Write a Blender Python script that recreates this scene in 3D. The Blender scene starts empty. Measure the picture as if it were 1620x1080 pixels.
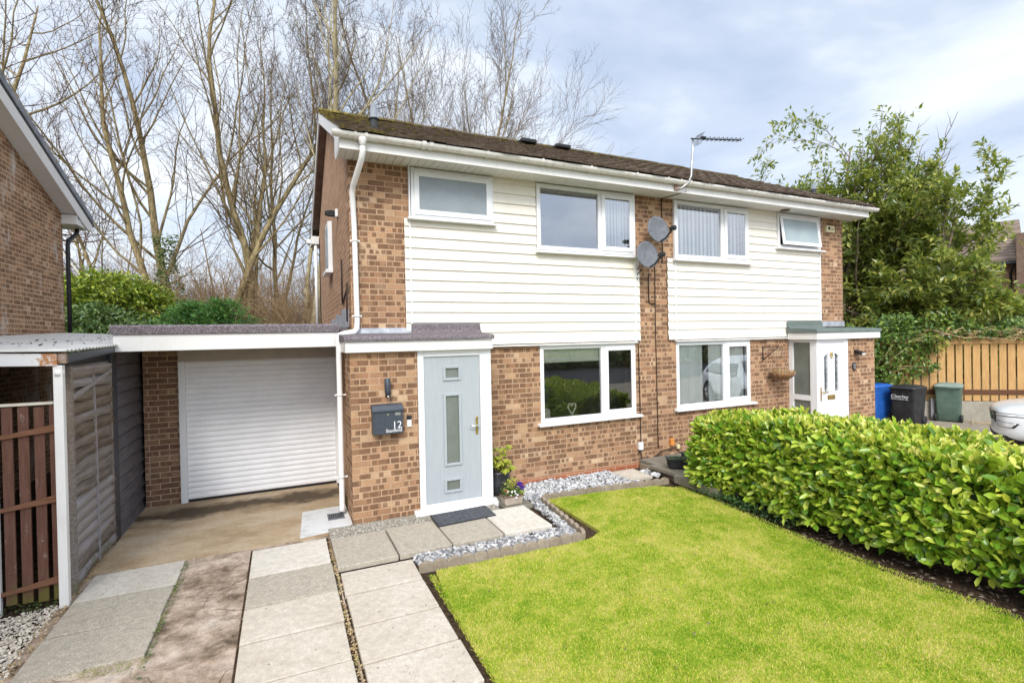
import bpy, math, random
import numpy as np
from math import sin, cos, pi, radians
from mathutils import Vector
random.seed(7)
RNG = np.random.default_rng(11)
COL = bpy.context.scene.collection

# ------------------------------------------------------------------ objects
def tag(o, label=None, cat=None, group=None, kind=None):
    if label: o['label'] = label
    if cat: o['category'] = cat
    if group: o['group'] = group
    if kind: o['kind'] = kind
    return o

def thing(name, loc, label, cat, rotz=0.0, group=None):
    o = bpy.data.objects.new(name, None); COL.objects.link(o)
    o.empty_display_size = .2
    o.location = loc; o.rotation_euler = (0, 0, rotz)
    return tag(o, label, cat, group)

def root_of(o):
    while o.parent: o = o.parent
    return o

class MB:
    """collects polygons; build() links them as one mesh object"""
    def __init__(s): s.v = []; s.f = []; s.sm = []
    def quad(s, a, b, c, d, smooth=False):
        n = len(s.v); s.v += [tuple(a), tuple(b), tuple(c), tuple(d)]; s.f.append((n, n+1, n+2, n+3)); s.sm.append(smooth); return s
    def poly(s, pts, smooth=False):
        n = len(s.v); s.v += [tuple(p) for p in pts]; s.f.append(tuple(range(n, n+len(pts)))); s.sm.append(smooth); return s
    def box(s, x0, x1, y0, y1, z0, z1):
        if x0 > x1: x0, x1 = x1, x0
        if y0 > y1: y0, y1 = y1, y0
        if z0 > z1: z0, z1 = z1, z0
        n = len(s.v)
        s.v += [(x0,y0,z0),(x1,y0,z0),(x1,y1,z0),(x0,y1,z0),(x0,y0,z1),(x1,y0,z1),(x1,y1,z1),(x0,y1,z1)]
        for f in ((0,3,2,1),(4,5,6,7),(0,1,5,4),(1,2,6,5),(2,3,7,6),(3,0,4,7)):
            s.f.append(tuple(n+i for i in f)); s.sm.append(False)
        return s
    def prism(s, pts, off):
        """pts: closed outline (3D), off: extrusion vector"""
        n = len(s.v); k = len(pts); o = Vector(off)
        s.v += [tuple(p) for p in pts] + [tuple(Vector(p)+o) for p in pts]
        s.f.append(tuple(n+i for i in range(k))[::-1]); s.sm.append(False)
        s.f.append(tuple(n+k+i for i in range(k))); s.sm.append(False)
        for i in range(k):
            j = (i+1) % k
            s.f.append((n+i, n+j, n+k+j, n+k+i)); s.sm.append(False)
        return s
    def tube(s, pts, r, n=8, cap=True, smooth=True):
        pts = [Vector(p) for p in pts]
        if not hasattr(r, '__len__'): r = [r]*len(pts)
        base = len(s.v); m = len(pts); prev = None
        if n <= 4 and not cap:
            t = (pts[-1]-pts[0]); t = t.normalized() if t.length > 1e-9 else Vector((0,0,1))
            a = t.orthogonal().normalized(); b = t.cross(a); cs = [(cos(2*pi*k/n), sin(2*pi*k/n)) for k in range(n)]
            ax, ay, az_, bx, by, bz = *a, *b
            for p, q in zip(pts, r):
                x, y, z = p
                for c_, s_ in cs: s.v.append((x+q*(ax*c_+bx*s_), y+q*(ay*c_+by*s_), z+q*(az_*c_+bz*s_)))
            for i in range(m-1):
                o = base+i*n
                for k in range(n): s.f.append((o+k, o+(k+1)%n, o+n+(k+1)%n, o+n+k)); s.sm.append(smooth)
            return s
        for i, p in enumerate(pts):
            t = (pts[min(i+1, m-1)] - pts[max(i-1, 0)])
            if t.length < 1e-9: t = Vector((0,0,1))
            t.normalize()
            if prev is None:
                a = t.cross(Vector((0,0,1)) if abs(t.z) < .9 else Vector((1,0,0)))
            else:
                a = prev - t*prev.dot(t)
                if a.length < 1e-6: a = t.orthogonal()
            a.normalize(); prev = a; b = t.cross(a)
            for k in range(n):
                q = 2*pi*k/n
                s.v.append(tuple(p + a*(cos(q)*r[i]) + b*(sin(q)*r[i])))
        for i in range(m-1):
            for k in range(n):
                k2 = (k+1) % n
                s.f.append((base+i*n+k, base+i*n+k2, base+(i+1)*n+k2, base+(i+1)*n+k)); s.sm.append(smooth)
        if cap:
            s.f.append(tuple(base+k for k in range(n))[::-1]); s.sm.append(False)
            s.f.append(tuple(base+(m-1)*n+k for k in range(n))); s.sm.append(False)
        return s
    def lathe(s, c, prof, n=20, axis='z', smooth=True):
        """prof: list of (radius, height)"""
        base = len(s.v); m = len(prof)
        for r, h in prof:
            for k in range(n):
                q = 2*pi*k/n
                u, w = r*cos(q), r*sin(q)
                p = {'z': (u, w, h), 'y': (u, h, w), 'x': (h, u, w)}[axis]
                s.v.append((c[0]+p[0], c[1]+p[1], c[2]+p[2]))
        for i in range(m-1):
            for k in range(n):
                k2 = (k+1) % n
                s.f.append((base+i*n+k, base+i*n+k2, base+(i+1)*n+k2, base+(i+1)*n+k)); s.sm.append(smooth)
        s.f.append(tuple(base+k for k in range(n))[::-1]); s.sm.append(False)
        s.f.append(tuple(base+(m-1)*n+k for k in range(n))); s.sm.append(False)
        return s
    def xform(s, fn): s.v = [tuple(fn(Vector(p))) for p in s.v]; return s
    def build(s, name, mat, parent=None, local=False, bevel=0.0, recalc=True):
        me = bpy.data.meshes.new(name)
        off = Vector((0,0,0))
        v = s.v
        if parent is not None and not local:
            off = root_of(parent).location
            v = [(p[0]-off.x, p[1]-off.y, p[2]-off.z) for p in s.v]
        if parent is None and not local:
            a = np.array(s.v); off = Vector(((a[:,0].min()+a[:,0].max())/2, (a[:,1].min()+a[:,1].max())/2, a[:,2].min()))
            v = [(p[0]-off.x, p[1]-off.y, p[2]-off.z) for p in s.v]
        me.from_pydata(v, [], s.f)
        me.polygons.foreach_set('use_smooth', s.sm)
        me.update()
        if recalc:
            import bmesh
            bm = bmesh.new(); bm.from_mesh(me)
            bmesh.ops.recalc_face_normals(bm, faces=bm.faces); bm.to_mesh(me); bm.free()
        o = bpy.data.objects.new(name, me); COL.objects.link(o)
        me.materials.append(mat)
        if parent is not None: o.parent = parent
        elif not local: o.location = off
        if bevel:
            b = o.modifiers.new('bevel', 'BEVEL'); b.width = bevel; b.segments = 2; b.limit_method = 'ANGLE'; b.angle_limit = radians(40)
        return o

def np_mesh(name, V, loops, starts, totals, mat, parent=None, smooth=False):
    off = np.array(root_of(parent).location) if parent is not None else np.array([0, 0, 0.])
    if parent is None:
        off = np.array([V[:,0].mean(), V[:,1].mean(), V[:,2].min()])
    me = bpy.data.meshes.new(name)
    me.vertices.add(len(V)); me.vertices.foreach_set('co', (V-off).astype(np.float32).ravel())
    me.loops.add(len(loops)); me.loops.foreach_set('vertex_index', loops.astype(np.int32))
    me.polygons.add(len(starts)); me.polygons.foreach_set('loop_start', starts.astype(np.int32))
    me.polygons.foreach_set('loop_total', totals.astype(np.int32))
    me.polygons.foreach_set('use_smooth', np.full(len(starts), smooth))
    me.update(calc_edges=True); me.validate()
    o = bpy.data.objects.new(name, me); COL.objects.link(o)
    me.materials.append(mat)
    if parent is not None: o.parent = parent
    else: o.location = off
    return o

def instance_np(name, TV, TF, P, A, B, C, mat, parent=None, smooth=False):
    """place template verts TV at P with axes A,B,C (already scaled), TF list of faces"""
    N = len(P); k = len(TV)
    V = (P[:,None,:] + TV[None,:,0:1]*A[:,None,:] + TV[None,:,1:2]*B[:,None,:] + TV[None,:,2:3]*C[:,None,:]).reshape(-1, 3)
    flat = np.concatenate([np.array(f) for f in TF]); tot = np.array([len(f) for f in TF])
    loops = (np.arange(N)[:,None]*k + flat[None,:]).ravel()
    totals = np.tile(tot, N); starts = np.concatenate([[0], np.cumsum(totals)[:-1]])
    return np_mesh(name, V, loops, starts, totals, mat, parent, smooth)

LEAF_V = np.array([(0,0,0),(.30,-.40,.05),(.30,.40,.05),(.72,-.44,.01),(.72,.44,.01),(1,0,-.12),(.33,0,-.04),(.70,0,-.07)], float)
LEAF_F = [(0,1,6),(0,6,2),(1,3,7,6),(6,7,4,2),(3,5,7),(7,5,4)]
LEAF_S_V = np.array([(0,0,0),(.45,-.5,.05),(1,0,-.1),(.45,.5,.05)], float)
LEAF_S_F = [(0,1,2),(0,2,3)]
def unit(a): return a/np.maximum(np.linalg.norm(a, axis=1, keepdims=True), 1e-9)
def leaves(name, P, D, Nn, L, W, mat, parent=None, simple=False):
    """P base points, D pointing direction, Nn rough upper-side normal"""
    D = unit(D); B = unit(np.cross(Nn, D)); C = np.cross(D, B)
    A = D*L[:,None]; Bs = B*W[:,None]; Cs = C*L[:,None]
    return instance_np(name, LEAF_S_V if simple else LEAF_V, LEAF_S_F if simple else LEAF_F, P, A, Bs, Cs, mat, parent, smooth=not simple)

# ------------------------------------------------------------------ materials
class NT:
    def __init__(s, name):
        s.m = bpy.data.materials.new(name); s.m.use_nodes = True
        s.t = s.m.node_tree; s.t.nodes.clear()
        s.out = s.n('ShaderNodeOutputMaterial')
    def n(s, typ, **kw):
        nd = s.t.nodes.new(typ)
        for k, v in kw.items():
            if k.startswith('i_'):
                key = k[2:]; key = int(key) if key.isdigit() else key.replace('_', ' ')
                nd.inputs[key].default_value = v
            else: setattr(nd, k, v)
        return nd
    def l(s, a, b): s.t.links.new(a, b)
    def pos(s): return s.n('ShaderNodeNewGeometry').outputs['Position']
    def noise(s, scale, detail=4, rough=.6, vec=None, out='Fac', dist=0.):
        nd = s.n('ShaderNodeTexNoise'); nd.inputs['Scale'].default_value = scale; nd.inputs['Detail'].default_value = detail
        nd.inputs['Roughness'].default_value = rough; nd.inputs['Distortion'].default_value = dist
        s.l(vec if vec is not None else s.pos(), nd.inputs['Vector']); return nd.outputs[out]
    def scaled(s, sx, sy, sz, vec=None):
        mp = s.n('ShaderNodeMapping'); mp.inputs['Scale'].default_value = (sx, sy, sz)
        s.l(vec if vec is not None else s.pos(), mp.inputs['Vector']); return mp.outputs[0]
    def ramp(s, fac, stops, interp='LINEAR'):
        r = s.n('ShaderNodeValToRGB'); cr = r.color_ramp; cr.interpolation = interp
        while len(cr.elements) < len(stops): cr.elements.new(.5)
        for e, (p, c) in zip(cr.elements, stops):
            e.position = p; e.color = (*c, 1) if not isinstance(c, (int, float)) else (c, c, c, 1)
        s.l(fac, r.inputs[0]); return r.outputs[0]
    def mix(s, fac, a, b, mode='MIX'):
        m = s.n('ShaderNodeMix', data_type='RGBA', blend_type=mode)
        for k, v in ((0, fac), (6, a), (7, b)):
            sock = m.inputs[k]
            if isinstance(v, (int, float)): sock.default_value = v if k == 0 else (v, v, v, 1)
            elif isinstance(v, tuple): sock.default_value = (*v, 1)
            else: s.l(v, sock)
        return m.outputs[2]
    def math(s, op, a, b=None, c=None):
        m = s.n('ShaderNodeMath', operation=op)
        for i, v in enumerate((a, b, c)):
            if v is None: continue
            if isinstance(v, (int, float)): m.inputs[i].default_value = v
            else: s.l(v, m.inputs[i])
        return m.outputs[0]
    def bump(s, h, dist=.01, strength=1.0):
        b = s.n('ShaderNodeBump'); b.inputs['Distance'].default_value = dist; b.inputs['Strength'].default_value = strength
        s.l(h, b.inputs['Height']); return b.outputs[0]
    def bsdf(s, col, rough=.6, normal=None, spec=.5, metal=0., coat=0., alpha=None):
        p = s.n('ShaderNodeBsdfPrincipled')
        for key, v in (('Base Color', col), ('Roughness', rough)):
            if isinstance(v, (int, float)): p.inputs[key].default_value = v
            elif isinstance(v, tuple): p.inputs[key].default_value = (*v, 1)
            else: s.l(v, p.inputs[key])
        p.inputs['Specular IOR Level'].default_value = spec; p.inputs['Metallic'].default_value = metal
        p.inputs['Coat Weight'].default_value = coat
        if normal is not None: s.l(normal, p.inputs['Normal'])
        s.l(p.outputs[0], s.out.inputs[0]); s.p = p
        return s.m

def wall_uv(t):
    """(along wall, height, 0) from world position, for walls along X or along Y"""
    g = t.n('ShaderNodeNewGeometry')
    sp = t.n('ShaderNodeSeparateXYZ'); t.l(g.outputs['Position'], sp.inputs[0])
    sn = t.n('ShaderNodeSeparateXYZ'); t.l(g.outputs['True Normal'], sn.inputs[0])
    fx = t.math('GREATER_THAN', t.math('ABSOLUTE', sn.outputs[0]), .6)
    mx = t.n('ShaderNodeMix', data_type='FLOAT'); t.l(fx, mx.inputs[0]); t.l(sp.outputs[0], mx.inputs[2]); t.l(t.math('ADD', sp.outputs[1], .1125), mx.inputs[3])
    cb = t.n('ShaderNodeCombineXYZ'); t.l(mx.outputs[0], cb.inputs[0]); t.l(sp.outputs[2], cb.inputs[1])
    return cb.outputs[0]

def brick_mat(name, tones, dark, mortar, spots=1.0, stain=0.0, zoff=0.0):
    t = NT(name)
    uv = wall_uv(t)
    mp = t.n('ShaderNodeMapping'); mp.inputs['Location'].default_value = (0, zoff, 0); t.l(uv, mp.inputs[0]); uv = mp.outputs[0]
    # small wobble so the courses are not ruler straight
    wob = t.n('ShaderNodeTexNoise'); wob.inputs['Scale'].default_value = 11; wob.inputs['Detail'].default_value = 3; t.l(uv, wob.inputs['Vector'])
    vm = t.n('ShaderNodeVectorMath', operation='MULTIPLY_ADD'); t.l(wob.outputs['Color'], vm.inputs[0]); vm.inputs[1].default_value = (.010, .008, 0); t.l(uv, vm.inputs[2])
    uvw = vm.outputs[0]
    def brick(w, h, msz, off, smooth=.15, sq=1.0):
        b = t.n('ShaderNodeTexBrick'); b.offset = off; b.offset_frequency = 2; b.squash = sq; b.squash_frequency = 3
        b.inputs['Scale'].default_value = 1; b.inputs['Brick Width'].default_value = w; b.inputs['Row Height'].default_value = h
        b.inputs['Mortar Size'].default_value = msz; b.inputs['Mortar Smooth'].default_value = smooth; b.inputs['Bias'].default_value = 0
        b.inputs['Color1'].default_value = (0,0,0,1); b.inputs['Color2'].default_value = (1,1,1,1); b.inputs['Mortar'].default_value = (.5,.5,.5,1)
        t.l(uvw, b.inputs['Vector']); return b
    b1 = brick(.225, .075, .0055, .5)
    tone = t.ramp(b1.outputs['Color'], tones)
    full = t.math('GREATER_THAN', t.math('FRACT', t.math('MULTIPLY', b1.outputs['Color'], 7.31)), .80)
    tone = t.mix(t.math('MULTIPLY', full, t.math('MULTIPLY', t.noise(28, 5, .75), 1.25)), tone, tuple(min(1, c*1.7) for c in dark))
    n1 = t.noise(70, 5, .65); n2 = t.noise(3.5, 3, .5); n0 = t.noise(1.1, 3, .55)
    tone = t.mix(.72, tone, t.ramp(n1, [(.32, .42), (.66, 1.12)]), 'MULTIPLY')
    tone = t.mix(.45, tone, t.ramp(n2, [(.3, .5), (.75, 1.1)]), 'MULTIPLY')
    # drag-faced dark patches, about a third of a brick each
    b2 = brick(.0752, .075, .0150, .5, .55)
    b3 = brick(.1125, .075, .0120, .25, .5)
    p2 = t.math('GREATER_THAN', t.math('ADD', b2.outputs['Color'], t.math('MULTIPLY', t.math('SUBTRACT', n0, .5), 1.1)), .62)
    p3 = t.math('GREATER_THAN', b3.outputs['Color'], .66)
    m2 = t.math('MULTIPLY', t.math('SUBTRACT', 1.0, b2.outputs['Fac']), p2)
    m3 = t.math('MULTIPLY', t.math('SUBTRACT', 1.0, b3.outputs['Fac']), p3)
    m = t.math('MAXIMUM', m2, m3)
    wear = t.math('GREATER_THAN', t.noise(85, 4, .7), .36)
    m = t.math('MULTIPLY', t.math('MULTIPLY', m, t.math('ADD', .45, t.math('MULTIPLY', wear, .55))), spots)
    m = t.math('MULTIPLY', m, t.ramp(t.noise(6.5, 4, .7), [(.30, .50), (.60, 1.0)]))
    dk = t.mix(t.noise(40, 3), dark, tuple(min(1, c*2.2) for c in dark))
    tone = t.mix(m, tone, dk)
    mo = t.mix(t.noise(30, 3), tuple(c*.75 for c in mortar), tuple(min(1, c*1.15) for c in mortar))
    col = t.mix(b1.outputs['Fac'], tone, mo)
    if stain:
        st = t.ramp(t.noise(1.3, 6, .7, t.scaled(1, 1.2, .45)), [(.56, 0.0), (.66, 1.0)])
        col = t.mix(t.math('MULTIPLY', st, stain), col, (.62, .58, .52))
    h = t.math('ADD', t.math('MULTIPLY', t.math('SUBTRACT', 1.0, b1.outputs['Fac']), 1.0), t.math('MULTIPLY', n1, .5))
    return t.bsdf(col, .9, t.bump(h, .006, .8), .2)

def noisy(name, c1, c2, scale=8, rough=.6, bump=0., bscale=60, spec=.4, detail=5, sc=None, metal=0., coat=0., lo=.35, hi=.65, bdist=.004, obj=False):
    t = NT(name)
    vec = t.n('ShaderNodeTexCoord').outputs['Object'] if obj else t.pos()
    if sc: vec = t.scaled(*sc, vec=vec)
    f = t.noise(scale, detail, .65, vec)
    col = t.ramp(f, [(lo, c1), (hi, c2)])
    nrm = t.bump(t.noise(bscale, 4, .6, vec), bdist, bump) if bump else None
    return t.bsdf(col, rough, nrm, spec, metal, coat)

M = {}
TAN = [(0, (.31,.165,.09)), (.2, (.49,.285,.16)), (.42, (.57,.355,.205)), (.6, (.39,.21,.118)), (.78, (.53,.315,.18)), (1, (.70,.49,.315))]
M['brick'] = brick_mat('brick', TAN, (.105,.058,.034), (.52,.36,.235))
M['brick_side'] = brick_mat('brick_side', [(0,(.36,.21,.125)),(.5,(.46,.28,.17)),(1,(.54,.34,.21))], (.22,.13,.08), (.54,.37,.25), .6)
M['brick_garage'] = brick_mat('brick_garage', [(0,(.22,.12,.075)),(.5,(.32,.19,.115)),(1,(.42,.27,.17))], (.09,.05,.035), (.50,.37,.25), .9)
M['brick_neighbour'] = brick_mat('brick_neighbour', TAN, (.12,.07,.04), (.66,.48,.32), .8, .75)
M['brick_far'] = brick_mat('brick_far', [(0,(.34,.16,.09)),(.5,(.44,.23,.13)),(1,(.50,.29,.18))], (.16,.09,.06), (.50,.36,.26), .6)
M['brick_red'] = brick_mat('brick_red', [(0,(.40,.13,.06)),(.5,(.52,.19,.09)),(1,(.46,.22,.12))], (.25,.09,.05), (.55,.36,.24), .2, zoff=.03)

def dirty_white(name, base, dirt, amount, rough=.35, scale=4, streak=True):
    t = NT(name)
    f = t.noise(scale, 6, .7, t.scaled(1.5, 1.5, .35) if streak else None)
    f2 = t.noise(60, 3)
    k = t.math('MULTIPLY', t.ramp(f, [(.5, 0.), (.75, 1.)]), amount)
    col = t.mix(k, base, dirt)
    return t.bsdf(col, rough, t.bump(f2, .001, .15), .5)
M['upvc'] = dirty_white('upvc', (.75,.755,.76), (.66,.65,.60), .25, .28)
M['cladding'] = dirty_white('cladding', (.775,.73,.635), (.65,.57,.43), .5, .38, 3.5)
M['fascia'] = dirty_white('fascia', (.74,.73,.70), (.60,.55,.45), .4, .35, 6)
M['gutter'] = dirty_white('gutter', (.74,.72,.67), (.38,.31,.22), .75, .4, 11)
M['pipe'] = dirty_white('pipe', (.79,.78,.76), (.55,.50,.42), .35, .35, 7)
M['soffit'] = dirty_white('soffit', (.74,.73,.69), (.55,.50,.42), .3, .5, 5, False)
M['lead'] = noisy('lead', (.22,.24,.27), (.42,.44,.47), 7, .55, .4, 30, .5)
def speckle(name, base, chips, amt=.5, rough=.95, scale=320, big=None, bstr=.5, spots=0.):
    t = NT(name)
    vo = t.n('ShaderNodeTexVoronoi'); vo.inputs['Scale'].default_value = scale; t.l(t.pos(), vo.inputs['Vector'])
    col = t.mix(t.math('MULTIPLY', t.ramp(vo.outputs['Color'], [(.35,0.),(.8,1.)]), amt), base, chips)
    if big is not None:
        col = t.mix(t.ramp(t.noise(2.2, 7, .72), [(.38, 0.), (.72, .85)]), col, big)
        col = t.mix(.5, col, t.ramp(t.noise(18, 6, .7), [(.3, .5), (.68, 1.05)]), 'MULTIPLY')
    if spots:
        vs = t.n('ShaderNodeTexVoronoi'); vs.inputs['Scale'].default_value = 9; t.l(t.pos(), vs.inputs['Vector'])
        sp = t.math('MULTIPLY', t.math('LESS_THAN', vs.outputs['Distance'], t.math('MULTIPLY', t.noise(5, 2), .11)), spots)
        col = t.mix(sp, col, tuple(c*.35 for c in base))
    return t.bsdf(col, rough, t.bump(vo.outputs['Distance'], .003, bstr), .2)
M['felt'] = speckle('felt', (.10,.083,.09), (.30,.265,.275), .8, scale=110)
M['felt_green'] = speckle('felt_green', (.10,.125,.115), (.25,.29,.27), .6, big=(.18,.22,.20))
M['slab_white'] = speckle('slab_white', (.58,.53,.46), (.74,.69,.62), .6, .9, 130, (.50,.45,.37), .4, .7)
M['slab_clean'] = speckle('slab_clean', (.66,.61,.535), (.76,.72,.65), .5, .9, 160, (.60,.53,.43), .25, .25)
M['slab_grey'] = speckle('slab_grey', (.35,.31,.245), (.66,.595,.495), .8, .95, 190, (.46,.405,.325), .6, .6)
M['slab_path'] = speckle('slab_path', (.57,.51,.425), (.76,.69,.595), .7, .95, 170, (.50,.43,.335), .5, .8)
M['slab_old'] = speckle('slab_old', (.22,.20,.16), (.34,.31,.26), .6, .95, 120, (.15,.14,.10), .6, .5)
M['slab_edge'] = speckle('slab_edge', (.36,.33,.27), (.46,.42,.36), .5, .95, 150, (.24,.22,.17), .5)
M['edging'] = speckle('edging', (.34,.28,.21), (.46,.39,.30), .6, .95, 140, (.17,.13,.085), .6)
def pad_mat():
    t = NT('concrete_pad'); 
    c = t.ramp(t.noise(1.6, 8, .68, t.scaled(.7, 1.3, 1)), [(.3, (.30,.20,.105)), (.5, (.48,.365,.235)), (.7, (.60,.505,.39))])
    c = t.mix(.5, c, t.ramp(t.noise(25, 6, .7), [(.3, .55), (.7, 1.05)]), 'MULTIPLY')
    # dark oily streak across the pad
    sp = t.n('ShaderNodeSeparateXYZ'); t.l(t.pos(), sp.inputs[0])
    line = t.math('ABSOLUTE', t.math('SUBTRACT', sp.outputs[1], t.math('ADD', .92, t.math('MULTIPLY', t.math('SUBTRACT', t.noise(2.2, 3), .5), .8))))
    st = t.ramp(t.math('DIVIDE', line, .34), [(0., 1.), (1., 0.)])
    st = t.math('MULTIPLY', st, t.ramp(t.noise(3, 6, .75, t.scaled(.6, 2.0, 1)), [(.22, .25), (.48, 1.)]))
    c = t.mix(t.math('MINIMUM', t.math('MULTIPLY', st, 1.5), .95), c, (.075,.052,.030))
    return t.bsdf(c, .85, t.bump(t.noise(90, 5, .7), .004, .5), .3)
M['pad'] = pad_mat()
def old_conc():
    t = NT('concrete_old')
    c = t.ramp(t.noise(2.6, 9, .74), [(.32, (.10,.075,.05)), (.43, (.30,.22,.155)), (.54, (.54,.42,.325)), (.68, (.70,.60,.50))])
    c = t.mix(.55, c, t.ramp(t.noise(120, 3, .7), [(.35, .6), (.65, 1.1)]), 'MULTIPLY')
    c = t.mix(.8, c, t.ramp(t.noise(9, 7, .75), [(.32, .42), (.62, 1.08)]), 'MULTIPLY')
    vo = t.n('ShaderNodeTexVoronoi', feature='DISTANCE_TO_EDGE'); vo.inputs['Scale'].default_value = 1.35
    vm = t.n('ShaderNodeVectorMath', operation='MULTIPLY_ADD'); nz = t.n('ShaderNodeTexNoise'); nz.inputs['Scale'].default_value = 5; t.l(t.pos(), nz.inputs['Vector'])
    t.l(nz.outputs['Color'], vm.inputs[0]); vm.inputs[1].default_value = (.25,.25,.0); t.l(t.pos(), vm.inputs[2]); t.l(vm.outputs[0], vo.inputs['Vector'])
    cr = t.math('MULTIPLY', t.ramp(vo.outputs['Distance'], [(.002, 1.), (.009, 0.)]), t.ramp(t.noise(1.1, 3), [(.42, 0.), (.56, 1.)]))
    c = t.mix(t.math('MULTIPLY', cr, .8), c, (.07,.06,.03))
    h = t.math('SUBTRACT', t.noise(60, 6, .7), cr)
    return t.bsdf(c, .95, t.bump(h, .008, .7), .2)
M['old_concrete'] = old_conc()
M['drive'] = speckle('drive', (.34,.29,.225), (.44,.385,.31), .5, .95, 120, (.22,.185,.14), .4)
M['asphalt'] = speckle('asphalt', (.05,.05,.052), (.10,.10,.10), .6, .95, 120)
M['paint_patch'] = dirty_white('paint_patch', (.66,.66,.65), (.36,.34,.30), .7, .7, 5, False)
M['soil'] = noisy('soil', (.03,.02,.013), (.10,.065,.04), 22, 1., 1., 60, .1, bdist=.02)
M['earth'] = noisy('earth', (.05,.045,.02), (.14,.10,.055), .6, 1., .6, 12, .1, bdist=.03)
M['anthracite'] = noisy('anthracite', (.035,.045,.06), (.05,.06,.078), 30, .42, .1, 200, .5)
M['dark_clad'] = noisy('dark_clad', (.085,.078,.09), (.15,.14,.155), 9, .55, .2, 80, .4, sc=(1,.4,3))
M['dark_post'] = noisy('dark_post', (.020,.020,.025), (.036,.036,.043), 12, .55, .2, 80, .4)
M['door_blue'] = None
def door_blue():
    t = NT('door_blue')
    g = t.noise(40, 5, .6, t.scaled(3, 1, .12))
    c = t.ramp(g, [(.3, (.345,.375,.395)), (.7, (.40,.43,.45))])
    return t.bsdf(c, .45, t.bump(g, .0015, .4), .4)
M['door_blue'] = door_blue()
M['roller'] = noisy('roller', (.76,.76,.77), (.82,.82,.83), 3, .38, .1, 150, .5)
M['header'] = noisy('header', (.40,.36,.30), (.46,.42,.35), 5, .6, .2, 50, .3)
M['black'] = noisy('black', (.008,.008,.009), (.016,.016,.017), 20, .5, .1, 90, .4)
M['rubber'] = noisy('rubber', (.022,.022,.026), (.045,.045,.05), 40, .75, .4, 160, .3)
M['dish'] = noisy('dish', (.10,.107,.12), (.155,.163,.178), 14, .55, .1, 100, .4)
M['metal'] = noisy('metal', (.40,.40,.40), (.58,.58,.57), 12, .35, .1, 90, .5, metal=.8)
M['rust_metal'] = noisy('rust_metal', (.20,.08,.035), (.38,.33,.28), 14, .7, .3, 60, .3)
M['brass'] = noisy('brass', (.50,.34,.10), (.62,.45,.18), 20, .3, .05, 90, .5, metal=.85)
M['chrome'] = noisy('chrome', (.68,.68,.66), (.78,.78,.76), 20, .2, .05, 90, .5, metal=.9)
M['cream_plastic'] = noisy('cream_plastic', (.58,.50,.27), (.68,.60,.36), 12, .5, .1, 90, .4)
M['orange_plastic'] = noisy('orange_plastic', (.62,.22,.04), (.74,.30,.07), 12, .5, .1, 90, .4)
M['white_plastic'] = noisy('white_plastic', (.72,.73,.74), (.80,.81,.82), 12, .4, .05, 90, .4)
M['grey_flue'] = noisy('grey_flue', (.17,.19,.215), (.235,.255,.28), 12, .5, .1, 90, .4)
M['cable'] = noisy('cable', (.018,.012,.010), (.035,.022,.018), 12, .6, .1, 90, .3)
M['brown_board'] = noisy('brown_board', (.12,.075,.05), (.18,.115,.08), 7, .55, .2, 50, .3)

def roof_tile():
    t = NT('roof_tile')
    c = t.ramp(t.noise(9, 7, .75), [(.3, (.05,.036,.028)), (.52, (.13,.095,.072)), (.72, (.22,.18,.14))])
    sp = t.n('ShaderNodeSeparateXYZ'); t.l(t.pos(), sp.inputs[0])
    # moss thickest near the left verge and the upper courses
    edge = t.ramp(t.math('ADD', t.math('MULTIPLY', sp.outputs[0], .35), t.math('MULTIPLY', t.noise(3, 4), .5)), [(0.05, .20), (.5, .12), (1., .05)])
    up = t.math('MULTIPLY', t.math('SUBTRACT', sp.outputs[2], 4.7), .07)
    m = t.ramp(t.math('ADD', t.noise(7, 8, .8), t.math('ADD', edge, up)), [(.64, 0.), (.76, 1.)])
    moss = t.ramp(t.noise(30, 4), [(.3, (.11,.09,.02)), (.7, (.34,.27,.06))])
    c = t.mix(t.math('MULTIPLY', m, .9), c, moss)
    fl = t.ramp(t.noise(24, 5, .8), [(.60, 0.), (.66, 1.)])
    c = t.mix(t.math('MULTIPLY', fl, .65), c, (.42,.33,.13))
    h = t.math('ADD', t.noise(45, 6, .75), t.math('MULTIPLY', m, .8))
    return t.bsdf(c, .95, t.bump(h, .03, .9), .15)
M['roof_tile'] = roof_tile()
M['roof_grey'] = noisy('roof_grey', (.17,.18,.20), (.30,.31,.33), 5, .7, .5, 30, .3)
M['roof_far'] = noisy('roof_far', (.15,.11,.085), (.26,.20,.16), 3, .9, .5, 20, .2)

def glass(name, refl=.10, tint=(.93,.96,.95)):
    t = NT(name)
    tr = t.n('ShaderNodeBsdfTransparent'); tr.inputs[0].default_value = (*tint, 1)
    gl = t.n('ShaderNodeBsdfGlossy'); gl.inputs['Roughness'].default_value = .012; gl.inputs[0].default_value = (.95,.97,1,1)
    fr = t.n('ShaderNodeFresnel'); fr.inputs[0].default_value = 1.52
    wv = t.bump(t.noise(1.2, 2, .5), .004, .35); t.l(wv, gl.inputs['Normal'])
    f = t.math('MINIMUM', t.math('ADD', t.math('MULTIPLY', fr.outputs[0], 1.7), refl), 1.0)
    mx = t.n('ShaderNodeMixShader'); t.l(f, mx.inputs[0]); t.l(tr.outputs[0], mx.inputs[1]); t.l(gl.outputs[0], mx.inputs[2])
    t.l(mx.outputs[0], t.out.inputs[0]); return t.m
M['glass'] = glass('glass', .15)
M['glass_up'] = glass('glass_up', .24, (.86,.89,.91))
def frosted(name, c1, c2):
    t = NT(name)
    v = t.n('ShaderNodeTexVoronoi'); v.inputs['Scale'].default_value = 90; t.l(t.pos(), v.inputs['Vector'])
    c = t.ramp(t.noise(3, 3), [(.3, c1), (.7, c2)])
    return t.bsdf(c, .22, t.bump(v.outputs['Distance'], .004, .5), .6)
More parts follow.
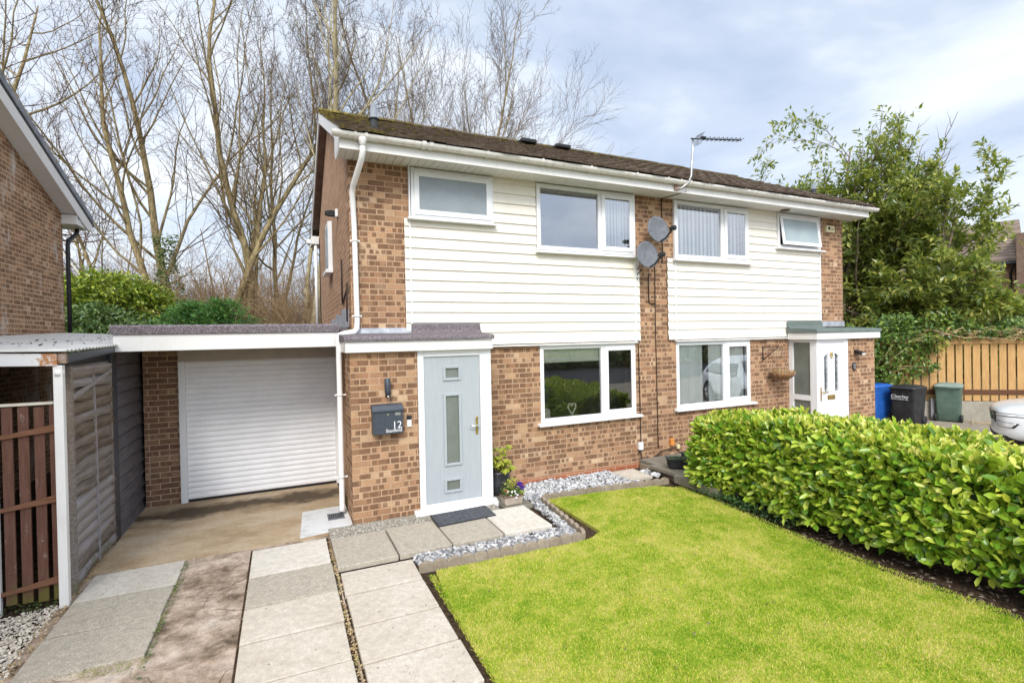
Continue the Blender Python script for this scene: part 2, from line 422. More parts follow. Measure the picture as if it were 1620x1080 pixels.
M['frosted'] = frosted('frosted', (.20,.235,.25), (.25,.285,.30))
M['frosted_green'] = frosted('frosted_green', (.13,.15,.13), (.18,.20,.175))
M['frosted_pale'] = frosted('frosted_pale', (.30,.37,.38), (.36,.43,.44))
M['leaded'] = frosted('leaded', (.16,.18,.19), (.42,.44,.45))
M['interior'] = noisy('interior', (.50,.48,.44), (.56,.54,.50), 1, .9)
M['blind'] = noisy('blind', (.82,.84,.78), (.88,.89,.84), 6, .8, .1, 200, .2)
M['blind_white'] = noisy('blind_white', (.76,.77,.77), (.82,.82,.82), 6, .8, .1, 200, .2)
M['roller_blind'] = noisy('roller_blind', (.72,.74,.56), (.80,.81,.64), 6, .85, .1, 200, .2)
M['bone'] = noisy('bone', (.68,.62,.50), (.76,.71,.60), 14, .6, .2, 60, .3)
M['yellow_fabric'] = noisy('yellow_fabric', (.52,.38,.10), (.64,.49,.18), 14, .9, .2, 90, .2)

def plank_mat(name, stops, moss=0., rough=.85, axis=(6,6,.5), knots=False, worn=None):
    t = NT(name)
    g = t.noise(7, 7, .7, t.scaled(*axis)); 
    rnd = t.n('ShaderNodeNewGeometry').outputs['Random Per Island']
    f = t.math('ADD', t.math('MULTIPLY', g, .62), t.math('MULTIPLY', rnd, .42))
    c = t.ramp(f, stops)
    c = t.mix(.4, c, t.ramp(t.noise(30, 5, .7, t.scaled(*[a*1.4 for a in axis])), [(.3, .5), (.65, 1.1)]), 'MULTIPLY')
    if worn is not None:
        c = t.mix(t.ramp(t.noise(9, 7, .8, t.scaled(1,1,.5)), [(.60, 0.), (.68, .8)]), c, worn)
    if moss:
        sp = t.n('ShaderNodeSeparateXYZ'); t.l(t.pos(), sp.inputs[0])
        lo = t.ramp(sp.outputs[2], [(0., .3), (.35, .0)])
        c = t.mix(t.ramp(t.math('ADD', t.noise(8, 5, .7), lo), [(.68, 0.), (.8, moss)]), c, (.14,.14,.03))
    if name == 'fence_grey':
        sp = t.n('ShaderNodeSeparateXYZ'); t.l(t.pos(), sp.inputs[0])
        hi = t.ramp(t.math('ADD', t.math('MULTIPLY', sp.outputs[2], .5), t.math('MULTIPLY', t.math('SUBTRACT', t.noise(5, 5, .7), .5), .9)), [(.35, 0.), (.75, 1.)])
        c = t.mix(t.math('MULTIPLY', hi, .30), t.mix(.8, c, (.80,.84,.95), 'MULTIPLY'), (.27,.19,.115))
    return t.bsdf(c, rough, t.bump(t.noise(18, 6, .7, t.scaled(*[a*2 for a in axis])), .006, .6), .2)
M['fence_grey'] = plank_mat('fence_grey', [(.25,(.10,.08,.06)),(.42,(.26,.215,.17)),(.60,(.40,.38,.375)),(.9,(.34,.25,.165))], .5, .85, (6,.5,6))
M['gate_red'] = plank_mat('gate_red', [(.3,(.115,.055,.038)),(.55,(.205,.105,.075)),(.85,(.29,.165,.12))], .8, .75, (6,6,.5), worn=(.42,.34,.29))
M['gate_rail'] = plank_mat('gate_rail', [(.3,(.17,.08,.045)),(.6,(.29,.145,.085)),(.9,(.36,.20,.12))], .0, .75, (.5,6,6))
M['timber'] = plank_mat('timber', [(.25,(.36,.20,.075)),(.5,(.56,.34,.14)),(.75,(.68,.45,.20)),(.95,(.50,.27,.11))], .0, .8, (6,6,.5))
M['timber_dark'] = plank_mat('timber_dark', [(.3,(.10,.045,.025)),(.8,(.19,.09,.05))], .0, .8, (1,1,6))
M['bark'] = noisy('bark', (.12,.09,.045), (.36,.285,.15), 5, .95, .8, 25, .1, sc=(2,2,.6), bdist=.02)
M['bark_pale'] = noisy('bark_pale', (.22,.18,.10), (.48,.41,.25), 4, .95, .8, 25, .1, sc=(2,2,.6), bdist=.02)
M['twig'] = noisy('twig', (.075,.045,.022), (.19,.12,.06), 1.2, .9, 0, 20, .1)
M['twig_grey'] = noisy('twig_grey', (.07,.05,.035), (.165,.12,.085), 1.2, .9, 0, 20, .1)
M['twig_red'] = noisy('twig_red', (.085,.04,.034), (.18,.095,.075), 1.2, .9, 0, 20, .1)
M['thicket'] = noisy('thicket', (.16,.10,.055), (.36,.25,.14), .8, .95, 0, 20, .1)
M['bush_bark'] = noisy('bush_bark', (.10,.075,.055), (.30,.24,.18), 6, .95, .8, 25, .1, sc=(2,2,.6), bdist=.02)

def leaf_mat(name, stops, rough=.35, trans=.25, spec=.5, tcol=None, patch=None):
    t = NT(name)
    rnd = t.n('ShaderNodeNewGeometry').outputs['Random Per Island']
    f = t.math('ADD', t.math('MULTIPLY', rnd, .7), t.math('MULTIPLY', t.noise(1.8, 3), .3))
    c = t.ramp(f, stops)
    p = t.n('ShaderNodeBsdfPrincipled'); t.l(c, p.inputs['Base Color']); p.inputs['Roughness'].default_value = rough; p.inputs['Specular IOR Level'].default_value = spec
    tl = t.n('ShaderNodeBsdfTranslucent'); t.l(t.mix(.6, c, tcol or (.30,.42,.03)), tl.inputs[0])
    mx = t.n('ShaderNodeMixShader'); mx.inputs[0].default_value = trans
    t.l(p.outputs[0], mx.inputs[1]); t.l(tl.outputs[0], mx.inputs[2]); t.l(mx.outputs[0], t.out.inputs[0])
    return t.m
M['hedge_leaf'] = leaf_mat('hedge_leaf', [(.08,(.04,.12,.016)),(.28,(.15,.30,.026)),(.55,(.33,.47,.04)),(.85,(.54,.62,.085))], .24, .28)
M['hedge_shoot'] = leaf_mat('hedge_shoot', [(.1,(.34,.44,.04)),(.45,(.58,.60,.07)),(.9,(.74,.70,.20))], .30, .34)
M['laurel_leaf'] = leaf_mat('laurel_leaf', [(.1,(.06,.10,.025)),(.4,(.17,.22,.05)),(.7,(.36,.37,.08)),(.95,(.62,.56,.12))], .28, .42)
M['ivy_leaf'] = leaf_mat('ivy_leaf', [(.1,(.035,.085,.02)),(.5,(.09,.17,.03)),(.85,(.22,.30,.05)),(1,(.36,.40,.08))], .35, .2)
M['rhodo_leaf'] = leaf_mat('rhodo_leaf', [(.1,(.03,.075,.02)),(.5,(.085,.15,.045)),(.85,(.18,.24,.07)),(1,(.30,.31,.09))], .38, .15)
M['yellow_shrub_leaf'] = leaf_mat('yellow_shrub_leaf', [(.1,(.07,.13,.014)),(.5,(.20,.27,.024)),(.9,(.40,.42,.045))], .38, .2)
M['conifer_leaf'] = leaf_mat('conifer_leaf', [(.1,(.02,.09,.025)),(.5,(.06,.19,.045)),(.9,(.20,.38,.08))], .5, .15)
M['fatsia_leaf'] = leaf_mat('fatsia_leaf', [(.1,(.22,.30,.03)),(.5,(.40,.44,.05)),(.9,(.52,.50,.09))], .35, .3)
M['ground_leaf'] = leaf_mat('ground_leaf', [(.1,(.02,.06,.02)),(.5,(.05,.12,.035)),(.9,(.11,.19,.06))], .45, .15)
M['violet_petal'] = leaf_mat('violet_petal', [(.1,(.05,.015,.16)),(.6,(.09,.03,.28)),(1,(.16,.06,.36))], .6, .3, .2, (.2,.05,.5))
M['straw'] = noisy('straw', (.36,.25,.12), (.55,.42,.24), 8, .9, 0, 20, .1)
def grass_mat(name, bright=1.0):
    t = NT(name)
    rnd = t.n('ShaderNodeNewGeometry').outputs['Random Per Island']
    a = t.noise(1.15, 5, .62); b = t.noise(5.5, 4, .65)
    f = t.math('ADD', t.math('MULTIPLY', a, .52), t.math('ADD', t.math('MULTIPLY', b, .46), t.math('MULTIPLY', t.math('SUBTRACT', rnd, .5), .40)))
    k = bright
    f = t.math('ADD', f, t.math('MULTIPLY', t.math('SUBTRACT', t.noise(42, 4, .75), .5), .48))
    c = t.ramp(f, [(.26, (.15*k,.32*k,.016*k)), (.37, (.28*k,.46*k,.024*k)), (.47, (.46*k,.58*k,.04*k)), (.56, (.68*k,.67*k,.11*k)), (.70, (.80*k,.70*k,.27*k))])
    p = t.n('ShaderNodeBsdfPrincipled'); t.l(c, p.inputs['Base Color']); p.inputs['Roughness'].default_value = .6; p.inputs['Specular IOR Level'].default_value = .25
    tl = t.n('ShaderNodeBsdfTranslucent'); t.l(c, tl.inputs[0])
    mx = t.n('ShaderNodeMixShader'); mx.inputs[0].default_value = .3
    t.l(p.outputs[0], mx.inputs[1]); t.l(tl.outputs[0], mx.inputs[2]); t.l(mx.outputs[0], t.out.inputs[0]); return t.m
M['grass'] = grass_mat('grass'); M['lawn'] = grass_mat('lawn_base', .62)
def stone_mat(name, stops):
    t = NT(name); rnd = t.n('ShaderNodeNewGeometry').outputs['Random Per Island']
    c = t.ramp(rnd, stops); c = t.mix(.4, c, t.ramp(t.noise(60, 5, .7), [(.3,.6),(.7,1.1)]), 'MULTIPLY')
    return t.bsdf(c, .8, t.bump(t.noise(120, 4), .002, .4), .3)
M['stone_grey'] = stone_mat('stone_grey', [(0,(.13,.13,.14)),(.35,(.28,.28,.29)),(.7,(.46,.45,.44)),(1,(.62,.61,.59))])
M['stone_white'] = stone_mat('stone_white', [(0,(.16,.16,.18)),(.3,(.38,.38,.39)),(.7,(.56,.56,.56)),(1,(.70,.70,.69))])
M['stone_buff'] = stone_mat('stone_buff', [(0,(.36,.30,.22)),(.4,(.66,.585,.48)),(1,(.80,.74,.64))])
M['grit'] = stone_mat('grit', [(0,(.20,.18,.15)),(.5,(.40,.37,.32)),(1,(.60,.56,.50))])
M['bin_blue'] = noisy('bin_blue', (.012,.085,.36), (.025,.12,.44), 6, .42, .15, 120, .45)
M['bin_black'] = noisy('bin_black', (.016,.016,.018), (.035,.035,.038), 6, .5, .2, 120, .4)
M['bin_green'] = noisy('bin_green', (.075,.125,.095), (.115,.17,.135), 6, .5, .2, 120, .4)
M['bin_green_lid'] = noisy('bin_green_lid', (.18,.245,.215), (.25,.315,.28), 6, .5, .2, 120, .4)
M['car_paint'] = noisy('car_paint', (.66,.68,.70), (.70,.72,.74), 2, .3, .0, 90, .5, coat=.7, metal=.0)
M['car_glass'] = noisy('car_glass', (.012,.014,.016), (.02,.022,.024), 2, .06, 0, 90, .6)
M['lamp_clear'] = noisy('lamp_clear', (.62,.64,.67), (.78,.79,.80), 9, .12, .3, 70, .6, metal=.3)
M['corrugated'] = noisy('corrugated', (.46,.45,.42), (.70,.69,.66), 3, .45, .1, 60, .4, sc=(.6,2,1))
M['rusty_white'] = None
def rusty_white():
    t = NT('rusty_white')
    sp = t.n('ShaderNodeSeparateXYZ'); t.l(t.pos(), sp.inputs[0])
    k = t.ramp(t.math('ADD', t.noise(6, 6, .75), t.ramp(t.math('MULTIPLY', t.math('ADD', sp.outputs[0], 2.75), 2.6), [(0., 0.), (1., .28)])), [(.66, 0.), (.76, 1.)])
    c = t.mix(k, (.72,.72,.72), (.42,.19,.07))
    return t.bsdf(c, .5, None, .4)
M['rusty_white'] = rusty_white()
M['terracotta_grey'] = noisy('terracotta_grey', (.34,.28,.22), (.46,.39,.32), 9, .8, .3, 80, .2)
M['glazed_dark'] = noisy('glazed_dark', (.018,.020,.024), (.05,.053,.06), 7, .22, .1, 30, .6, sc=(.5,.5,5))
M['coir'] = noisy('coir', (.16,.08,.035), (.34,.19,.085), 25, .95, .8, 80, .1, bdist=.01)
# ------------------------------------------------------------------ the pair of houses
def wall_grid(mb, x0, x1, z0, z1, y0, y1, opens):
    """wall along X with rectangular openings and their reveals"""
    xs = sorted({x0, x1, *[v for o in opens for v in o[:2]]}); zs = sorted({z0, z1, *[v for o in opens for v in o[2:]]})
    for i in range(len(xs)-1):
        for j in range(len(zs)-1):
            cx, cz = (xs[i]+xs[i+1])/2, (zs[j]+zs[j+1])/2
            if any(o[0] < cx < o[1] and o[2] < cz < o[3] for o in opens): continue
            a, b, c, d = xs[i], xs[i+1], zs[j], zs[j+1]
            mb.quad((a,y0,c),(b,y0,c),(b,y0,d),(a,y0,d)); mb.quad((b,y1,c),(a,y1,c),(a,y1,d),(b,y1,d))
    for a, b, c, d in opens:
        mb.quad((a,y0,c),(a,y1,c),(a,y1,d),(a,y0,d)); mb.quad((b,y1,c),(b,y0,c),(b,y0,d),(b,y1,d))
        mb.quad((a,y0,d),(a,y1,d),(b,y1,d),(b,y0,d)); mb.quad((a,y1,c),(a,y0,c),(b,y0,c),(b,y1,c))
    for x in (x0, x1): mb.quad((x,y0,z0),(x,y1,z0),(x,y1,z1),(x,y0,z1))
    mb.quad((x0,y0,z1),(x1,y0,z1),(x1,y1,z1),(x0,y1,z1))

def frame_bars(mb, x0, x1, z0, z1, w, y0, y1, wb=None):
    wb = wb or w
    mb.box(x0, x0+w, y0, y1, z0, z1); mb.box(x1-w, x1, y0, y1, z0, z1)
    mb.box(x0+w, x1-w, y0, y1, z1-w, z1); mb.box(x0+w, x1-w, y0, y1, z0, z0+wb)

def window(house, x0, x1, z0, z1, yf, mull=None, sash=None, glass='glass', fixed_glass=None, sill_l=.05, sill_r=.06, sill_drop=.055, open_out=0):
    """frame; fixed light; one opening sash in front of the frame"""
    mb = MB(); fr = .062
    frame_bars(mb, x0, x1, z0, z1, fr, yf, yf+.075)
    if mull: mb.box(mull-.036, mull+.036, yf, yf+.075, z0+fr, z1-fr)
    w = mb.build('window', M['upvc'], house, bevel=.004)
    s = MB(); s.prism([(x0-sill_l, yf-.075, z0-sill_drop), (x0-sill_l, yf-.075, z0-sill_drop+.028), (x0-sill_l, yf+.02, z0-.002), (x0-sill_l, yf+.02, z0-sill_drop)], (x1-x0+sill_l+sill_r, 0, 0))
    s.build('sill', M['upvc'], w, bevel=.004)
    def pane(a, b, c, d, y, mat):
        g = MB(); g.quad((a,y,c),(b,y,c),(b,y,d),(a,y,d)); g.build('pane', M[mat], w, recalc=False)
    if sash:
        a, b = sash; c, d = z0+.045, z1-.045
        sm = MB(); frame_bars(sm, a, b, c, d, .068, yf-.018, yf-.001)
        so = sm.build('sash', M['upvc'], w, bevel=.004)
        v = MB(); v.box((a+b)/2-.15, (a+b)/2+.15, yf-.024, yf-.0185, d-.045, d-.028); v.build('trickle_vent', M['upvc'], so)
        g = MB(); g.quad((a+.068,yf-.008,c+.068),(b-.068,yf-.008,c+.068),(b-.068,yf-.008,d-.068),(a+.068,yf-.008,d-.068)); g.build('pane', M[glass], so, recalc=False)
        if open_out:
            for o in [so, *so.children]:
                Rl = root_of(house).location; hx, hy, hz = (a+b)/2-Rl.x, yf-Rl.y, d-Rl.z
                for vv in o.data.vertices:
                    y, z = vv.co.y-hy, vv.co.z-hz
                    vv.co.y = hy + y*cos(open_out)+z*sin(open_out); vv.co.z = hz + z*cos(open_out)-y*sin(open_out)
    if fixed_glass:
        a = mull+.036 if (sash and sash[0] < (mull or 0)) else x0+fr
        b = mull-.036 if (mull and not (sash and sash[0] < mull)) else x1-fr
        pane(a, b, z0+fr, z1-fr, yf+.03, fixed_glass)
    return w

BD, ZK, ZB, ZT = .1443, 3.701, 2.083, 4.50
def cladding(house, x0, x1, opens):
    lines = [ZB] + [z for z in sorted(ZK-k*BD for k in range(-8, 12)) if ZB+.02 < z < ZT] + [ZT]
    mb = MB()
    for a, b in zip(lines[:-1], lines[1:]):
        yb, yt = -.041, -.021
        zs = sorted({a, b, *[v for o in opens for v in o[2:] if a < v < b]})
        xs = sorted({x0, x1, *[v for o in opens for v in o[:2]]})
        for zc, zd in zip(zs[:-1], zs[1:]):
            for xa, xb in zip(xs[:-1], xs[1:]):
                cx, cz = (xa+xb)/2, (zc+zd)/2
                if any(o[0] < cx < o[1] and o[2] < cz < o[3] for o in opens): continue
                f = lambda z: yb+(yt-yb)*(z-a)/BD
                mb.quad((xa,f(zc),zc),(xb,f(zc),zc),(xb,f(zd),zd),(xa,f(zd),zd))
                if zc == a:
                    mb.quad((xa,-.004,a-.001),(xb,-.004,a-.001),(xb,yb,a-.001),(xa,yb,a-.001))
                    mb.quad((xa,yb,a-.001),(xb,yb,a-.001),(xb,yb,a),(xa,yb,a))
    o = mb.build('cladding', M['cladding'], house, recalc=False)
    for a, b in ((x0-.022, x0-.001), (x1+.001, x1+.022)):
        t = MB(); t.box(a, b, -.052, -.003, ZB-.012, ZT-.002); t.build('edge_trim', M['upvc'], house, bevel=.003)
    d = MB(); d.prism([(x0-.03,-.075,ZB-.038),(x0-.03,-.075,ZB-.024),(x0-.03,-.0032,ZB-.0125),(x0-.03,-.0032,ZB-.038)], (x1-x0+.06,0,0))
    d.build('drip_trim', M['fascia'], house, bevel=.002)

EY, EZ, RY, RZ = -.575, 4.648, 2.85, 6.245
SL = math.hypot(RY-EY, RZ-EZ); SD = Vector((0,(RY-EY)/SL,(RZ-EZ)/SL)); SN = Vector((0,-SD.z,SD.y))
def sp(x, s, h=0.): return Vector((x, EY, EZ)) + SD*s + SN*h
def roof(house, x0, x1, seed):
    r = random.Random(seed); mb = MB(); n = 13; ex = SL/n
    nx = round((x1-x0)/.255); w = (x1-x0)/nx
    for i in range(n):
        for k in range(nx):
            a, b = x0+k*w, x0+(k+1)*w
            h = .042 + r.uniform(-.007, .009); s0 = i*ex - .02 + r.uniform(-.012, .012); s1 = (i+1)*ex + .02
            hm = h+.016
            A, B = sp(a+.003, s0, h), sp(b-.003, s0, h+r.uniform(-.004,.004)); m0, m1 = sp((a+b)/2, s0, hm), sp((a+b)/2, s1, hm-.032)
            C, D = sp(b-.003, s1, h-.030), sp(a+.003, s1, h-.030)
            mb.quad(A, m0, m1, D); mb.quad(m0, B, C, m1)
            mb.quad(sp(a+.003, s0, h-.03), sp((a+b)/2, s0, h-.03), m0, A); mb.quad(sp((a+b)/2, s0, h-.03), sp(b-.003, s0, h-.03), B, m0)
            mb.quad(sp(a+.003, s0, h-.03), A, D, sp(a+.003, s1, h-.045)); mb.quad(B, sp(b-.003, s0, h-.03), sp(b-.003, s1, h-.045), C)
    yb = 2*RY-EY
    mb.quad((x0,EY,EZ),(x1,EY,EZ),(x1,RY,RZ),(x0,RY,RZ)); mb.quad((x0,RY,RZ+.03),(x1,RY,RZ+.03),(x1,yb,EZ+.03),(x0,yb,EZ+.03))
    mb.quad((x0,RY,RZ),(x1,RY,RZ),(x1,yb,EZ),(x0,yb,EZ))
    o = mb.build('roof', M['roof_tile'], house, recalc=False)
    rg = MB(); k = 0; x = x0
    while x < x1-.01:
        L = min(.42, x1-x); dz = r.uniform(-.008, .01); R = .12
        pts = [(x+.003, RY+R*cos(q), RZ+.0+dz+R*.62*sin(q)) for q in [pi*j/8 for j in range(9)]]
        rg.prism(pts, (L-.006, 0, 0)); x += L
    rg.build('ridge_tiles', M['roof_tile'], o)
    return o

def eaves(house, x0, x1, endl, endr):
    mb = MB(); x = x0
    while x < x1-.005:
        L = min(.1, x1-x); mb.box(x+.003, x+L-.003, -.432, -.004, 4.499, 4.512); x += .1
    mb.box(x0, x1, -.432, -.004, 4.5125, 4.52)
    mb.build('soffit', M['soffit'], house)
    f = MB(); f.box(x0, x1, -.452, -.434, 4.472, 4.628)
    for e, s in ((endl, 1), (endr, -1)):
        if e:
            xx = x0 if s == 1 else x1
            f.prism([(xx,-.4338,4.472),(xx,-.0,4.472),(xx,.12,4.56),(xx,.12,4.80),(xx,-.12,4.80),(xx,-.4338,4.628)], (.018*s,0,0))
    f.build('fascia', M['fascia'], house, bevel=.004)

def gutter(house, x0, x1, caps):
    cy, cz, R, r = -.512, 4.640, .060, .053
    mb = MB()
    pts = [(x0, cy+R*cos(a), cz+R*sin(a)) for a in [pi+pi*k/12 for k in range(13)]] + [(x0, cy+r*cos(a), cz+r*sin(a)) for a in [2*pi-pi*k/12 for k in range(13)]]
    n = len(pts)
    for i in range(12):
        for (j, rr) in ((i, R), ):
            a0, a1 = pi+pi*j/12, pi+pi*(j+1)/12
            for q, fl in ((R, 0), (r, 1)):
                A = (x0, cy+q*cos(a0), cz+q*sin(a0)); B = (x0, cy+q*cos(a1), cz+q*sin(a1))
                C = (x1, B[1], B[2]); D = (x1, A[1], A[2])
                mb.quad(*( (A,B,C,D) if fl else (A,D,C,B)), smooth=True)
    for s in (-1, 1): mb.quad((x0,cy+s*R,cz),(x1,cy+s*R,cz),(x1,cy+s*r,cz),(x0,cy+s*r,cz))
    for x, c in ((x0, caps[0]), (x1, caps[1])):
        if c: mb.prism([(x, cy+(R+.004)*cos(a), cz+(R+.004)*sin(a)) for a in [pi+pi*k/12 for k in range(13)]], (.012 if x == x0 else -.012, 0, 0))
    g = mb.build('gutter', M['gutter'], house, recalc=False)
    return g
def gutter_clip(g, x, w=.03, hook=True):
    cy, cz = -.512, 4.640; m = MB()
    for R0, R1 in ((.061, .068),):
        for k in range(14):
            a0, a1 = pi-.15+(pi+.3)*k/14, pi-.15+(pi+.3)*(k+1)/14
            m.prism([(x, cy+R0*cos(a0), cz+R0*sin(a0)), (x, cy+R1*cos(a0), cz+R1*sin(a0)), (x, cy+R1*cos(a1), cz+R1*sin(a1)), (x, cy+R0*cos(a1), cz+R0*sin(a1))], (w,0,0))
    if hook: m.box(x+.004, x+w-.004, -.456-.004, -.4525, 4.565, 4.612)
    m.build('bracket', M['gutter'], g)

XP = 5.04
# ---- left house
HL = thing('semi_detached_house', (2.5, 0, 0), 'house half with the grey-blue front door and the attached garage', 'house', group='pair of semi-detached houses')
W1, W2, G1 = (.895,2.085,3.81,4.485), (2.79,4.60,3.487,4.482), (2.82,4.605,.868,2.045)
mb = MB(); wall_grid(mb, .10, XP, -.25, 4.499, 0, .28, [W1, W2, G1])
mb.build('wall', M['brick'], HL)
mb = MB(); mb.prism([(.10,.2802,-.25),(.10,5.6,-.25),(.10,5.6,4.55),(.10,RY,RZ-.10),(.10,.0,4.70),(.10,0,4.4995),(.10,.2802,4.4995)], (.25,0,0))
mb.build('gable_wall', M['brick_side'], HL)
mb = MB(); mb.box(.10, XP, 5.35, 5.6, -.25, 4.5); mb.build('rear_wall', M['brick_side'], HL)
mb = MB(); mb.box(1.79, 4.66, -.006, -.001, -.2, .06); mb.build('plinth', M['brick_red'], HL)
mb = MB()
for z0, z1 in ((.02,2.30),(2.45,4.49)):
    x0,x1,y0,y1 = .36, 4.95, .29, 3.6
    mb.quad((x0,y0,z0),(x1,y0,z0),(x1,y1,z0),(x0,y1,z0)); mb.quad((x0,y0,z1),(x0,y1,z1),(x1,y1,z1),(x1,y0,z1))
    mb.quad((x0,y1,z0),(x1,y1,z0),(x1,y1,z1),(x0,y1,z1)); mb.quad((x0,y0,z0),(x0,y1,z0),(x0,y1,z1),(x0,y0,z1)); mb.quad((x1,y1,z0),(x1,y0,z0),(x1,y0,z1),(x1,y1,z1))
mb.quad((2.5,.29,2.45),(2.5,3.6,2.45),(2.5,3.6,4.49),(2.5,.29,4.49))
mb.build('room_lining', M['interior'], HL, recalc=False)
cladding(HL, .885, 4.592, [(.8,2.09,3.80,4.6), (2.785,4.7,3.48,4.6)])
window(HL, *W1, -.055, None, (.935,2.045), 'frosted', None, .06, .03, .035)
window(HL, *W2, -.055, 3.925, (3.945,4.555), 'glass_up', 'glass_up', .03, .07)
window(HL, *G1, -.012, 3.962, (3.985,4.575), 'glass', 'glass', .06, .09, .045)
roof(HL, -.05, XP, 3)
eaves(HL, -.05, XP, True, False)
g = gutter(HL, -.14, XP, (True, False))
for x in (.11, .235, .93, 1.02, 1.80, 2.62, 3.42, 4.25, 4.86): gutter_clip(g, x, .03 if x not in (.93, 1.02) else .05)
# verge boards of the gable
mb = MB()
for sgn in (0, 1):
    f = (lambda p: p) if sgn == 0 else (lambda p: Vector((p.x, 2*RY-p.y, p.z)))
    a, b, c, d = [f(sp(-.045, s, h)) for s, h in ((.15,.01),(SL,.01),(SL,-.16),(.15,-.16))]
    mb.prism([a, b, c, d], (.02, 0, 0))
mb.build('bargeboard', M['fascia'], HL)
mb = MB()
for sgn in (0, 1):
    f = (lambda p: p) if sgn == 0 else (lambda p: Vector((p.x, 2*RY-p.y, p.z)))
    a, b, c, d = [f(sp(-.0245, s, h)) for s, h in ((.62,-.10),(SL-.02,-.10),(SL-.02,-.19),(.62,-.19))]
    mb.prism([a, b, c, d], (.124, 0, 0))
mb.build('verge_soffit', M['brown_board'], HL)
mb = MB(); mb.box(-.06, .20, 5.6, 6.2, 4.40, 4.58); mb.box(-.14, .5, 6.1, 6.25, 4.50, 4.60); mb.build('rear_eaves_box', M['fascia'], HL, bevel=.004)
mb = MB(); mb.tube([(.03,5.66,4.40),(.03,5.66,2.4)], .034, 10); mb.build('rear_downpipe', M['pipe'], HL)
# side window, seen edge on
mb = MB(); mb.box(.03, .098, 2.35, 2.95, 3.40, 4.22); sw = mb.build('window', M['upvc'], HL, bevel=.004)
mb = MB(); mb.box(-.02, .097, 2.30, 3.0, 3.34, 3.397); mb.build('sill', M['upvc'], sw, bevel=.004)
mb = MB(); mb.box(.022, .0298, 2.41, 2.89, 3.46, 4.16); mb.build('pane', M['frosted'], sw)
# rain-water pipe: swan neck, down the corner, offset over the porch, down to the gully
mb = MB()
mb.lathe((.21,-.512,4.50), [(.038,0),(.038,.05),(.055,.075),(.055,.10)], 14)
mb.tube([(.21,-.512,4.56),(.21,-.512,4.44),(.20,-.46,4.36),(.14,-.13,4.13),(.135,-.072,4.06),(.15,-.07,3.6),(.16,-.07,2.42),(.155,-.075,2.33),(.12,-.085,2.285),(.0,-.10,2.265),(-.05,-.105,2.25),(-.073,-.108,2.20),(-.075,-.108,2.12),(-.075,-.108,.10),(-.085,-.135,.04)],
        [.036,.036,.036,.036,.036,.034,.034,.036,.038,.038,.038,.037,.034,.034,.036], 14)
dp = mb.build('downpipe', M['pipe'], HL)
for x, z in ((.155,3.45),(.158,2.49),(-.075,1.50),(-.075,.47)):
    y = -.07 if z > 2 else -.108
    mb = MB(); mb.lathe((x,y,z-.012), [(.040,0),(.040,.024)], 14); mb.box(x-.062, x+.062 if z > 2 else x+.075, y+.002, y+.018, z-.009, z+.009)
    mb.build('clip', M['pipe'], dp)
mb = MB(); mb.lathe((.47,.19,4.88), [(.052,0),(.052,.26),(.068,.262),(.068,.285),(.050,.29),(.050,.40),(.043,.405),(.043,.47)], 18)
mb.build('flue', M['grey_flue'], HL)
mb = MB(); mb.lathe((.47,.19,5.135), [(.0705,0),(.0705,.018)], 18); mb.build('flue_collar', M['black'], HL)
# porch
PY = -.57
mb = MB(); mb.box(0, .802, PY, PY+.105, -.2, 2.03); mb.box(0, .105, PY+.1052, -.002, -.2, 2.03)
mb.box(1.785, 1.70, PY+.11, -.002, -.2, 2.03)
mb.build('porch_wall', M['brick'], HL)
mb = MB(); mb.box(0.003, .72, PY-.008, PY-.002, -.2, -.012); mb.build('porch_plinth', M['brick_red'], HL)
mb = MB(); mb.box(-.055, 1.785, -.655, -.633, 2.035, 2.165); mb.box(-.055, -.035, -.6325, -.02, 2.035, 2.165); mb.box(1.763, 1.785, -.6325, -.003, 2.035, 2.165)
mb.build('porch_fascia', M['fascia'], HL, bevel=.004)
mb = MB(); mb.box(-.033, 1.761, -.632, -.003, 2.036, 2.05); mb.build('porch_soffit', M['soffit'], HL)
mb = MB(); mb.prism([(-.075,-.685,2.168),(-.075,-.685,2.195),(-.075,-.665,2.222),(-.075,-.61,2.228),(-.075,-.054,2.262),(-.075,-.054,2.168)], (1.875,0,0))
mb.prism([(.86,-.0538,2.24),(.86,-.13,2.252),(.86,-.066,2.30),(.86,-.054,2.385),(.86,-.0538,2.385)], (.985,0,0))
mb.build('porch_roof', M['felt'], HL, bevel=.006)
mb = MB(); mb.prism([(.12,-.004,2.255),(.12,-.10,2.262),(.12,-.05,2.275),(.12,-.014,2.335),(.12,-.004,2.335)], (.738,0,0)); mb.build('flashing', M['lead'], HL)
# door and frame
mb = MB(); mb.box(.803, .880, PY-.012, PY+.06, .058, 2.034); mb.box(1.627, 1.783, PY-.012, PY+.06, .058, 2.034); mb.box(.880, 1.627, PY-.012, PY+.06, 1.955, 2.034)
mb.box(.880, 1.627, PY-.004, PY+.06, .058, .098)
df = mb.build('door_frame', M['upvc'], HL, bevel=.005)
mb = MB(); mb.prism([(.725,-.685,-.03),(.725,-.685,.010),(.725,PY-.002,.055),(.725,PY+.05,.055),(.725,PY+.05,-.03)], (1.105,0,0)); mb.build('threshold', M['upvc'], HL, bevel=.005)
PAN = [(1.160,1.338,1.674,1.803),(1.157,1.335,.585,1.450),(1.150,1.328,.243,.367)]
mb = MB(); wall_grid(mb, .883, 1.624, .100, 1.952, PY+.008, PY+.055, PAN); fd = mb.build('front_door', M['door_blue'], HL)
for a,b,c,d in PAN:
    mb = MB(); frame_bars(mb, a-.030, b+.030, c-.030, d+.030, .034, PY-.010, PY+.007); mb.build('bead', M['door_blue'], fd, bevel=.005)
    mb = MB(); mb.box(a, b, PY+.016, PY+.024, c, d); mb.build('pane', M['frosted_green'], fd)
